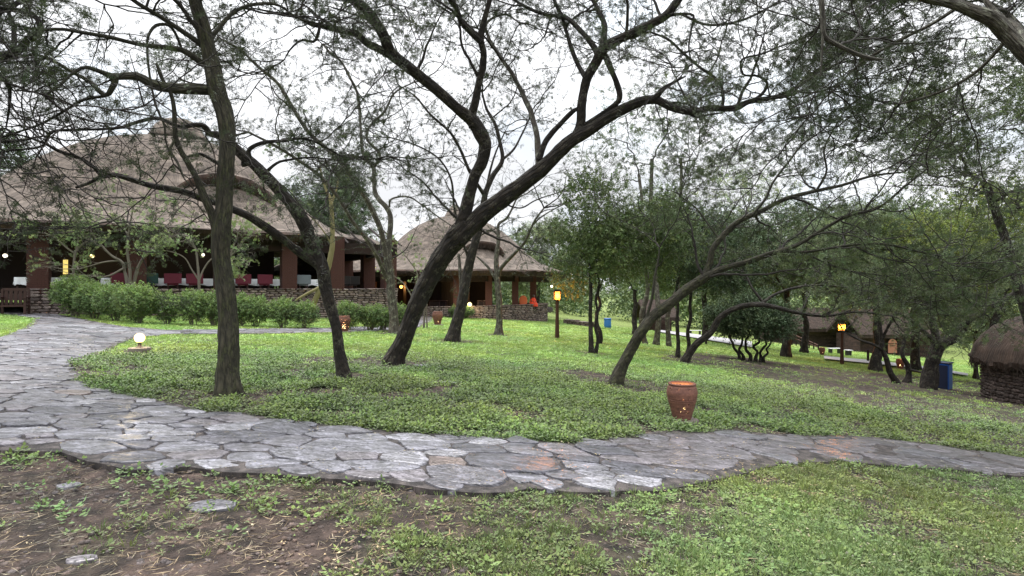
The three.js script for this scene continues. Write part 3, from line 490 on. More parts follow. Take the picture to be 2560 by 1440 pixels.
function pillar(t, x, z, y0, y1, w, ang, sd, ch = 0.085, cap = true) {
  seed(sd * 5 + 1); const o = t.position, pl = mesh('pillar', box(w - 0.05, y1 - y0, w - 0.05, 0, (y1 - y0) / 2, 0), M.mortar, t); pl.position.set(x - o.x, y0 - o.y, z - o.z); pl.rotation.y = ang;
  const br = []; for (let y = 0, r = 0; y + ch < y1 - y0; y += ch, r++) for (let f = 0; f < 4; f++) { const n = 3, bw = w / n; for (let k = 0; k < n + (r % 2); k++) { const a = Math.max(-w / 2, -w / 2 + (k - (r % 2) * 0.5) * bw), b = Math.min(w / 2, -w / 2 + (k + 1 - (r % 2) * 0.5) * bw); if (b - a < 0.04) continue; const g = new THREE.BoxGeometry(b - a - 0.012, ch - 0.013, 0.05); g.translate((a + b) / 2, y + ch / 2, w / 2 - 0.02 + rr(-0.004, 0.006)); g.rotateY(f * Math.PI / 2); br.push(g); } }
  mesh('bricks', merged(br), M.brick, pl).userData.kind = 'stuff'; return pl;
}
function dormer(t, at, out, w, h, dep, sd) { // eyebrow of thatch over a reed-filled opening; out: plan direction it looks
  seed(sd); const o = t.position, side = V(-out.z, 0, out.x), N = 26, pos = [], uv = [], idx = [], rows = [];
  const arch = (f) => Math.pow(Math.max(0, 1 - Math.pow(Math.abs(f), 2.2)), 0.62);
  const row = (k, lift, fw, hs, drop) => { for (let i = 0; i <= N; i++) { const f = i / N * 2 - 1, p = at.clone().addScaledVector(side, f * w / 2 * fw).addScaledVector(out, k); p.y += arch(f) * h * hs + lift + drop + 0.05 * (noise(i * 0.8, k * 5 + lift * 9, 1 << 20, sd) - 0.5); pos.push(p.x - o.x, p.y - o.y, p.z - o.z); uv.push(i / N * w / 2.2, k / 2.2 + lift); } };
  row(-0.25, -0.42, 0.84, 0.86, 0); row(0.12, -0.46, 0.9, 0.9, 0); row(0.3, -0.26, 0.99, 1, 0); row(0.26, -0.06, 1.03, 1.02, 0); row(0.05, 0.03, 1.04, 1.03, 0); row(-dep * 0.35, 0.1, 1.0, 1.03, 0); row(-dep * 0.7, 0.16, 0.92, 1.02, 0); row(-dep, 0.1, 0.8, 0.98, 0);
  for (let r = 0; r < 7; r++) for (let i = 0; i < N; i++) { const a = r * (N + 1) + i; idx.push(a, a + 1, a + N + 1, a + 1, a + N + 2, a + N + 1); }
  const g = new THREE.BufferGeometry(); g.setAttribute('position', new THREE.Float32BufferAttribute(pos, 3)); g.setAttribute('uv', new THREE.Float32BufferAttribute(uv, 2)); g.setIndex(idx); g.computeVertexNormals();
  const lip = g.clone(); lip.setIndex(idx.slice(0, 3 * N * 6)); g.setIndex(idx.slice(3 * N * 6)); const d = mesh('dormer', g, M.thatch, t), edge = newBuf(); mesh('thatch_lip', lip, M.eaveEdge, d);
  for (let k = 0; k < 420; k++) { const f = rr(-1, 1), p = at.clone().addScaledVector(side, f * w / 2).addScaledVector(out, rr(0.1, 0.3)); p.y += arch(f) * h - rr(0.1, 0.45); const dr = V(rr(-0.3, 0.3), -1, rr(-0.3, 0.3)).addScaledVector(out, 0.3).normalize(); quadInto(edge, p.sub(o), dr, perp(dr), rr(0.1, 0.28), 0.025); }
  mesh('straw_fringe', bufGeo(edge), M.straw, d).userData.kind = 'stuff';
  // poles of the screen closing the opening
  const poles = []; for (let i = 0; i < 30; i++) { const f = (i + 0.5) / 30 * 2 - 1, hh = arch(f) * h * 0.9; if (hh < 0.1) continue; const c = new THREE.CylinderGeometry(w / 66, w / 66, hh + 0.5, 6); const p = at.clone().addScaledVector(side, f * w * 0.43).addScaledVector(out, -0.4); c.translate(p.x - o.x, p.y + hh / 2 - 0.45 - o.y, p.z - o.z); poles.push(c); }
  mesh('reed_screen', merged(poles), std({ color: lin(0.5, 0.36, 0.25), map: T.wood }), d).userData.kind = 'stuff';
  return d;
}
const rayLine = (px, p, d) => { const k = (px - 1280) / F, den = d[0] + k * d[1]; const t = -(p[0] + k * p[1]) / den; return [p[0] + d[0] * t, p[1] + d[1] * t, t]; }; // plan point where the bearing crosses the line

// near lodge
const LU = [0.848, -0.53], LV = [-0.53, -0.848]; // along the front (to the right), into the building
const LC = [-21.6, -36.6];
const lodge = thing('thatched_lodge', 'large thatched lodge with brick pillars and an eyebrow dormer, left of the picture', 'lodge', V(LC[0], hgt(LC[0], LC[1]), LC[1]));
const lp = (t, s) => [LC[0] + LU[0] * t + LV[0] * s, LC[1] + LU[1] * t + LV[1] * s];
const FLOOR = 1.34;
{
  const roof = thatchRoof(lodge, { c: LC, ring: lp(-0.6, 0), eave: 4.2, top: 11.3, u: LU, a: [13.4, 12.0], b: 10.2, n: 3.2, sd: 1, strawN: 3600 });
  const cap = mesh('roof_cap', lathe([[0.02, 1.25], [0.5, 1.2], [0.95, 1.02], [1.3, 0.7], [1.5, 0.35], [1.7, 0.0], [1.78, -0.2], [1.4, -0.4], [0.6, -0.45]], 30, 0.1), M.thatch, lodge); cap.position.set(0, 11.3 - lodge.position.y, 0);
  { const q = rayLine(562, lp(0, -6.1), LU); dormer(lodge, V(q[0], 6.25, q[1]), V(-LV[0], 0, -LV[1]).normalize(), 5.6, 1.9, 3.4, 5); }
  const ang = Math.atan2(-LU[1], LU[0]); let k = 0;
  for (const px of [98, 343, 555, 721, 840]) { const q = rayLine(px, lp(0, -8.9), LU); pillar(lodge, q[0], q[1], FLOOR, 4.6, 0.78, ang, ++k); }
  for (const [t, s] of [[11.0, -8.7], [11.0, -4.6], [11.0, 0.5], [11, 5.5], [-14.6, -8.9]]) { const q = lp(t, s); pillar(lodge, q[0], q[1], FLOOR, 4.6, 0.78, ang, ++k); }
  const beams = []; const bm = (a, b, y, h, w) => { const dx = b[0] - a[0], dz = b[1] - a[1], L = Math.hypot(dx, dz); return box(L, h, w, (a[0] + b[0]) / 2 - lodge.position.x, y - lodge.position.y, (a[1] + b[1]) / 2 - lodge.position.z, Math.atan2(-dz, dx)); };
  mesh('eave_beam', bm(lp(-16, -8.9), lp(11.4, -8.9), 3.93, 0.62, 0.5), M.beam, lodge); mesh('eave_beam', bm(lp(11.0, -8.6), lp(11.0, 9), 3.92, 0.6, 0.48), M.beam, lodge);
  // floor of the terrace
  const pts = [lp(-20, -9.0), lp(11.1, -9.0), lp(11.1, 9), lp(-20, 9)], sh = new THREE.Shape(pts.map(p => new THREE.Vector2(p[0] - LC[0], -(p[1] - LC[1])))); const fg = new THREE.ExtrudeGeometry(sh, { depth: 0.3, bevelEnabled: false }); fg.rotateX(-Math.PI / 2);
  mesh('terrace_floor', fg, M.floor, lodge).position.set(0, FLOOR - 0.3 - lodge.position.y, 0);
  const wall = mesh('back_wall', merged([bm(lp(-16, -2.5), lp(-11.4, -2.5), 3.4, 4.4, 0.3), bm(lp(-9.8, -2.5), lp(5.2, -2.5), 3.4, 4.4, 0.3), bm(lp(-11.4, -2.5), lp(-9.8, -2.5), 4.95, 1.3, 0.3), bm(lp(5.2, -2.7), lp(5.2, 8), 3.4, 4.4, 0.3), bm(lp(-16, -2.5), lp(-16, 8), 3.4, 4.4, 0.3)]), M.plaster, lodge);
  const stone = std({ color: lin(0.2, 0.2, 0.17), bumpMap: T.fine, bumpScale: 0.02 });
  mesh('door_frame', merged([bm(lp(-11.45, -2.75), lp(-11.05, -2.75), 2.75, 3.0, 0.3), bm(lp(-10.15, -2.75), lp(-9.75, -2.75), 2.75, 3.0, 0.3), bm(lp(-11.45, -2.76), lp(-9.75, -2.76), 4.4, 0.4, 0.32)]), stone, lodge);
  // rafters under the eave
  for (let i = 0; i < 34; i++) { const a = lp(-15 + i * 0.8, -9.75), b = lp(-15 + i * 0.8, -6.2); const g = new THREE.CylinderGeometry(0.06, 0.06, 3.9, 6); const A = V(a[0], 4.2, a[1]), B = V(b[0], 5.5, b[1]); g.applyQuaternion(new THREE.Quaternion().setFromUnitVectors(UPY, B.clone().sub(A).normalize())); const m = A.clone().add(B).multiplyScalar(0.5).sub(lodge.position); g.translate(m.x, m.y, m.z); mesh('rafter', g, M.beam, lodge); }
}
{ // terrace wall in front of it
  const w1 = rayLine(68, lp(0, -9.3), LU), line = []; const tEnd = 11.35, n = 14; const t0 = w1[2];
  for (let i = 0; i <= n; i++) { const t = lerp(t0, tEnd, i / n), q = lp(t, -9.3); line.push([q[0], q[1], 1.58 + 0.02 * Math.sin(i * 2.1)]); }
  for (const s of [-6, -3, 0]) { const q = lp(tEnd, s); line.push([q[0], q[1], 1.58]); }
  const e = lp(t0, -7.6); line.unshift([e[0], e[1], 1.58]);
  stoneWall('terrace_wall', 'low wall of flat brown stones under the near lodge pillars, behind the hedge', 'stone wall', line, { sd: 3, ch: 0.13, ln: [0.25, 0.6], thick: 0.42 });
}
// low roof between the two lodges
{
  const c = [-14.6, -52]; const t = thing('thatched_link', 'low thatched link building glimpsed between the two lodges', 'building', V(c[0], hgt(...c), c[1]));
  thatchRoof(t, { c, ring: c, eave: 2.6, top: 6.6, thick: 0.4, u: [1, 0], a: [7.5, 7.5], b: 6.5, n: 2.6, sd: 4, strawN: 900, pr: [[1, 0], [0.8, 0.2], [0.6, 0.45], [0.4, 0.7], [0.2, 0.9], [0.02, 1]] });
  for (let i = 0; i < 5; i++) pillar(t, c[0] - 6.2 + i * 3.1, c[1] + 5.4, hgt(c[0], c[1]) - 0.2, 2.8, 0.55, 0, 40 + i, 0.16);
  mesh('back_wall', box(12, 4.4, 0.3, 0, 1.3, -1), M.plaster, t);
}
// far lodge
const FC = [-5.0, -50];
const lodge2 = thing('thatched_lodge', 'smaller round thatched lodge with a pointed cap, beyond the lawn in the middle', 'lodge', V(FC[0], hgt(...FC), FC[1]));
const FF = -0.12; // its floor
const fp = (deg, r) => [FC[0] + Math.sin(deg * Math.PI / 180) * r, FC[1] + Math.cos(deg * Math.PI / 180) * r]; // 0 looks towards the lawn
{
  thatchRoof(lodge2, { c: FC, ring: [FC[0] + 0.4, FC[1]], eave: 2.5, top: 8.0, thick: 0.46, u: [1, 0], a: [9.6, 9.3], b: 9.2, n: 2.2, sd: 2, strawN: 2200, pr: prof.map(([s, h]) => [s, h]) });
  const cap = mesh('roof_cap', lathe([[0.02, 1.4], [0.16, 1.3], [0.42, 0.95], [0.66, 0.55], [0.86, 0.15], [1.0, -0.12], [1.03, -0.26], [0.7, -0.38], [0.3, -0.38]], 26, 0.1), M.thatch, lodge2); cap.position.set(0, 7.95 - lodge2.position.y, 0); cap.rotation.z = 0.1; cap.scale.set(1.1, 0.78, 1.1);
  dormer(lodge2, V(-2.3, 4.35, -44.4), V(0.1, 0, 1).normalize(), 3.3, 0.95, 2.6, 9);
  let k = 60; for (const dg of [-52, -33, -14.5, 6.5, 24, 41, 57]) { const q = fp(dg, 8.0); pillar(lodge2, q[0], q[1], FF, 2.75, 0.5, 0, ++k, 0.13); }
  for (let i = 0; i < 7; i++) { const a = fp(-62 + i * 21, 8.05), b = fp(-62 + (i + 1) * 21, 8.05), L = Math.hypot(b[0] - a[0], b[1] - a[1]); const m = mesh('eave_beam', box(L + 0.05, 0.42, 0.4), M.beam, lodge2); m.position.set((a[0] + b[0]) / 2 - FC[0], 2.3 - lodge2.position.y, (a[1] + b[1]) / 2 - FC[1]); m.rotation.y = Math.atan2(-(b[1] - a[1]), b[0] - a[0]); }
  const fl = new THREE.CylinderGeometry(8.6, 8.6, 0.3, 48); mesh('terrace_floor', fl, M.floor, lodge2).position.set(0, FF - 0.15 - lodge2.position.y, 0);
  const bw = []; for (let i = 0; i < 9; i++) { if (i === 4) continue; const a = fp(-62 + i * 9, 4.6), b = fp(-53 + i * 9, 4.6); bw.push(box(Math.hypot(b[0] - a[0], b[1] - a[1]) + 0.05, 3.6, 0.25, (a[0] + b[0]) / 2 - FC[0], 1.2 - lodge2.position.y, (a[1] + b[1]) / 2 - FC[1], Math.atan2(-(b[1] - a[1]), b[0] - a[0]))); }
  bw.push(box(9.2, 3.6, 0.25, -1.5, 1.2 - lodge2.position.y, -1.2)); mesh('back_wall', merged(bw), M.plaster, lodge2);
  const line = []; for (let i = 0; i <= 16; i++) { const q = fp(-40 + i * 6.6, 8.7); line.push([q[0], q[1], 0.2 + 0.012 * i - 0.02 * (i % 2)]); } const e = fp(66, 6.2); line.push([e[0], e[1], 0.38]);
  stoneWall('terrace_wall', 'curved low stone wall around the terrace of the far round lodge', 'stone wall', line, { sd: 7, ch: 0.14, ln: [0.25, 0.6], thick: 0.4 });
  const st = []; for (const [px, d] of [[1408, 47], [1440, 46], [1476, 45]]) { const q = onGround(px, d); st.push([q.x, q.z, q.y + 0.4]); }
  stoneWall('kerb_wall', 'low stone kerb running right from the far lodge wall', 'stone wall', st, { sd: 8, ch: 0.13, thick: 0.5 });
}
// stone hut at the right edge
{
  const c0 = onGround(2728, 19.2), c = [c0.x, c0.z], Rd = 2.95; const t = thing('stone_hut', 'small round stone hut with a dark thatched roof at the right edge', 'hut', c0);
  const line = []; for (let i = 0; i <= 20; i++) { const a = lerp(-1.75, 1.75, i / 20) + 0.25; line.push([c[0] + Math.sin(a - 0.6) * Rd, c[1] + Math.cos(a - 0.6) * Rd, c0.y + 1.6]); }
  stoneWall('', '', '', line, { parent: t, sd: 12, ch: 0.12, ln: [0.18, 0.42], mats: [[0.2, 0.155, 0.135], [0.26, 0.2, 0.175], [0.17, 0.135, 0.12]].map(q => std({ color: lin(...q), map: T.slate, bumpMap: T.slateB, bumpScale: 0.02 })), coping: false });
  mesh('inner_wall', new THREE.CylinderGeometry(Rd - 0.35, Rd - 0.35, 2, 40, 1, true).translate(0, 0.9, 0), M.plaster, t);
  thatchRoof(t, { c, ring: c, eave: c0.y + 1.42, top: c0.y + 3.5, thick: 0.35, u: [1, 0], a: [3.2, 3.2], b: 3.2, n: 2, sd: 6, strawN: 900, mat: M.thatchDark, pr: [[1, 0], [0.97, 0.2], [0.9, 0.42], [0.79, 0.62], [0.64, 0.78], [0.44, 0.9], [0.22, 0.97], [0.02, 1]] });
}
// far low buildings on the right
{
  const mk = (label, px0, px1, d, h, roofH, wallC, seedN) => { const a = onGround(px0, d), b = onGround(px1, d), w = a.distanceTo(b), m = a.clone().add(b).multiplyScalar(0.5); m.y = Math.min(a.y, b.y); const t = thing('far_cottage', label, 'cottage', m);
    mesh('wall', box(w, h + 0.6, 4, 0, h / 2 - 0.3, 0), std({ color: lin(...wallC), map: T.slate, bumpMap: T.slateB, bumpScale: 0.03 }), t);
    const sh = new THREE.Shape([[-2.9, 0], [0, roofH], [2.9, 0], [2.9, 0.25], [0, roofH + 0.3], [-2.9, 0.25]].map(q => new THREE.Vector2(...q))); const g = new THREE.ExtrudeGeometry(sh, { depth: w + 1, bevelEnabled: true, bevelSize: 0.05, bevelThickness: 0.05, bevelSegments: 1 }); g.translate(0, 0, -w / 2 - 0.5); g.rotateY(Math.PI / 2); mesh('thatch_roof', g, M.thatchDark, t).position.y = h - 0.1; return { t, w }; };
  const A = mk('low brown cottage behind the sloping handrail, far right', 1905, 2078, 62, 2.0, 2.0, [0.14, 0.1, 0.085], 1);
  const B = mk('low dark cottage with an arched lit window, far right beyond the lamp post', 2120, 2290, 56, 2.2, 2.2, [0.1, 0.055, 0.045], 2);
  { const lit = new THREE.MeshStandardMaterial({ color: 0x000000, emissive: lin(0.16, 0.08, 0.045) }); const s = new THREE.Shape(); s.moveTo(-0.45, 0); s.lineTo(0.45, 0); s.lineTo(0.45, 0.9); s.absarc(0, 0.9, 0.45, 0, Math.PI); s.closePath(); const fr = new THREE.Shape(); fr.moveTo(-0.58, -0.1); fr.lineTo(0.58, -0.1); fr.lineTo(0.58, 0.9); fr.absarc(0, 0.9, 0.58, 0, Math.PI); fr.closePath(); fr.holes.push(new THREE.Path(s.getPoints(16).reverse()));
    const w = mesh('window', new THREE.ExtrudeGeometry(fr, { depth: 0.12, bevelEnabled: false }), M.beam, B.t); w.position.set(-0.35, 0.55, 2.0); mesh('lit_window_pane', new THREE.ExtrudeGeometry(s, { depth: 0.04, bevelEnabled: false }), lit, w); mesh('window_bar', box(0.9, 0.06, 0.08, 0, 0.9, 0.06), M.beam, w); }
  mk('low brown cottage seen between the trunks behind the lichen tree', 1610, 1665, 58, 1.4, 1.6, [0.16, 0.1, 0.08], 3);
}
// ------------------------------------------------------------------ trees on the lawn, nearest first
tracedTree({ name: 'acacia_tree', sd: 1, ws: 0.93, bark: M.barkMoss, L0: 0.75, L1: 0.8, sprig: 0.5, L2: 1.05,
  label: 'tall mossy upright acacia beside the bend of the paved path, left foreground',
  limbs: [
    { t0: 0.72, p: [[571, 992, 8.64, 60], [571, 900, 8.65, 53], [570, 800, 8.66, 47], [560, 700, 8.65, 44], [553, 640, 8.63, 44], [553, 580, 8.6, 50], [562, 500, 8.6, 42], [566, 420, 8.6, 40], [568, 340, 8.6, 40], [558, 280, 8.6, 46], [540, 208, 8.55, 48], [522, 124, 8.5, 42], [503, 50, 8.4, 38], [487, 0, 8.3, 35], [470, -120, 8.1, 28], [480, -280, 7.8, 16]] },
    { t0: 0.3, p: [[535, 226, 8.55, 26], [500, 222, 8.5, 30], [434, 220, 8.3, 27], [382, 212, 8.1, 25], [347, 192, 8, 22], [312, 191, 7.9, 19], [287, 192, 7.8, 15], [243, 176, 7.6, 11], [212, 168, 7.5, 9], [180, 185, 7.4, 8], [139, 222, 7.2, 7], [112, 237, 7.1, 5]] },
    { t0: 0.4, p: [[290, 194, 7.8, 14], [285, 210, 7.8, 15], [264, 240, 7.8, 13], [226, 205, 7.75, 11], [180, 180, 7.7, 10], [121, 146, 7.6, 9], [90, 137, 7.5, 8], [45, 143, 7.3, 6], [-20, 165, 7, 4]] },
    { t0: 0.2, p: [[262, 240, 7.8, 8], [208, 250, 7.9, 8], [167, 274, 8, 7], [104, 309, 8.1, 6], [35, 333, 8.2, 5], [-40, 360, 8.2, 4]] },
    { t0: 0.4, p: [[510, 160, 8.5, 20], [494, 149, 8.45, 17], [455, 125, 8.3, 14], [417, 119, 8.2, 12], [347, 111, 8, 11], [278, 94, 7.8, 11], [215, 83, 7.6, 10], [156, 73, 7.4, 9], [104, 74, 7.3, 8], [52, 66, 7.1, 6], [0, 49, 7, 5], [-60, 30, 6.8, 4]] },
    { t0: 0.3, p: [[512, 118, 8.5, 18], [493, 104, 8.4, 15], [434, 64, 8.2, 13], [382, 31, 8, 12], [330, -2, 7.8, 11], [260, -70, 7.5, 8], [190, -130, 7.2, 5]] },
    { t0: 0.5, p: [[455, 124, 8.3, 8], [434, 76, 8.2, 8], [417, 62, 8.1, 8], [389, 64, 8, 8], [371, 90, 7.9, 7], [368, 121, 7.9, 7], [375, 194, 7.85, 6], [392, 270, 7.8, 6], [411, 314, 7.8, 6], [414, 350, 7.8, 5], [434, 410, 7.8, 3]], grow: 0.8 },
    { t0: 0.3, p: [[522, 112, 8.5, 16], [531, 92, 8.5, 14], [552, 66, 8.6, 12], [580, 34, 8.7, 11], [621, 14, 8.8, 9], [674, 9, 9, 8], [703, 16, 9.1, 7], [743, 45, 9.3, 6], [800, 60, 9.5, 4]] },
    { t0: 2, stub: true, grow: 0.5, p: [[545, 585, 8.6, 26], [529, 536, 8.55, 22], [512, 497, 8.5, 20], [492, 447, 8.45, 17], [467, 402, 8.4, 15], [443, 358, 8.35, 13], [437, 314, 8.3, 12], [436, 276, 8.3, 11], [428, 236, 8.25, 10], [410, 205, 8.2, 9], [401, 185, 8.2, 10], [392, 160, 8.2, 7]] },
    { t0: 0.3, stub: true, grow: 0.6, p: [[440, 345, 8.35, 8], [425, 375, 8.2, 6], [440, 400, 8.1, 6], [452, 425, 8, 5], [462, 450, 7.9, 3]] },
  ] });
tracedTree({ name: 'acacia_tree', sd: 2, ws: 0.78, L0: 0.75, L1: 0.9, L2: 1.05, sprig: 0.56,
  label: 'dark acacia leaning left with a low forked trunk, right of the mossy upright one',
  limbs: [
    { t0: 0.8, p: [[860, 944, 11, 38], [848, 880, 11, 34], [838, 810, 11, 32], [822, 750, 11, 36], [812, 710, 11, 38], [806, 670, 10.95, 42], [790, 630, 10.9, 38], [772, 592, 10.8, 38], [760, 560, 10.7, 42], [735, 520, 10.6, 36], [700, 480, 10.5, 36], [664, 440, 10.4, 37], [640, 415, 10.3, 34], [610, 392, 10.2, 34], [588, 370, 10.1, 30], [566, 352, 10, 26], [545, 338, 9.9, 22], [524, 334, 9.8, 19], [512, 317, 9.7, 17], [490, 312, 9.6, 15], [447, 317, 9.4, 13], [399, 296, 9.2, 11], [347, 304, 9, 10], [305, 318, 8.9, 9], [243, 323, 8.7, 8], [174, 325, 8.5, 8], [135, 328, 8.3, 8], [118, 344, 8.2, 8], [113, 360, 8.2, 7], [87, 370, 8.1, 6], [42, 375, 8, 5], [-30, 385, 7.8, 3]] },
    { t0: 0.45, grow: 0.75, p: [[812, 688, 10.9, 26], [795, 664, 10.9, 29], [770, 645, 10.8, 29], [735, 620, 10.6, 26], [700, 592, 10.4, 25], [660, 565, 10.2, 24], [620, 540, 10, 24], [585, 525, 9.9, 24], [540, 507, 9.8, 22], [503, 496, 9.7, 22], [470, 482, 9.6, 21], [431, 474, 9.5, 20], [380, 465, 9.4, 18], [347, 455, 9.3, 16], [288, 437, 9.1, 16], [257, 440, 9, 14], [235, 418, 8.9, 12], [208, 399, 8.8, 12], [146, 377, 8.6, 11], [114, 360, 8.5, 9], [60, 340, 8.3, 6], [10, 330, 8.1, 4]] },
    { t0: 2, stub: true, grow: 0, p: [[262, 440, 9, 13], [240, 448, 8.95, 11], [222, 458, 8.9, 10], [189, 469, 8.85, 9]] },
    { t0: 0.4, p: [[655, 450, 10.4, 18], [662, 436, 10.4, 13], [672, 424, 10.4, 10], [686, 412, 10.4, 9], [701, 404, 10.5, 8], [727, 399, 10.5, 7], [753, 395, 10.6, 6], [780, 394, 10.7, 6], [812, 396, 10.8, 4]] },
    { t0: 0.4, p: [[606, 408, 10.2, 22], [619, 408, 10.2, 14], [624, 394, 10.2, 13], [622, 376, 10.2, 13], [640, 363, 10.2, 12], [668, 355, 10.3, 11], [714, 352, 10.4, 10], [753, 346, 10.5, 8], [802, 361, 10.7, 7], [850, 390, 10.9, 5]] },
    { t0: 2, stub: true, grow: 0, p: [[762, 556, 10.7, 16], [757, 525, 10.7, 11], [748, 514, 10.7, 8], [737, 495, 10.7, 2]] },
    { t0: 0.5, stub: true, grow: 0.7, p: [[566, 420, 10.2, 13], [535, 403, 10, 12], [503, 385, 9.9, 10], [490, 387, 9.8, 9], [469, 392, 9.7, 7]] },
  ] });
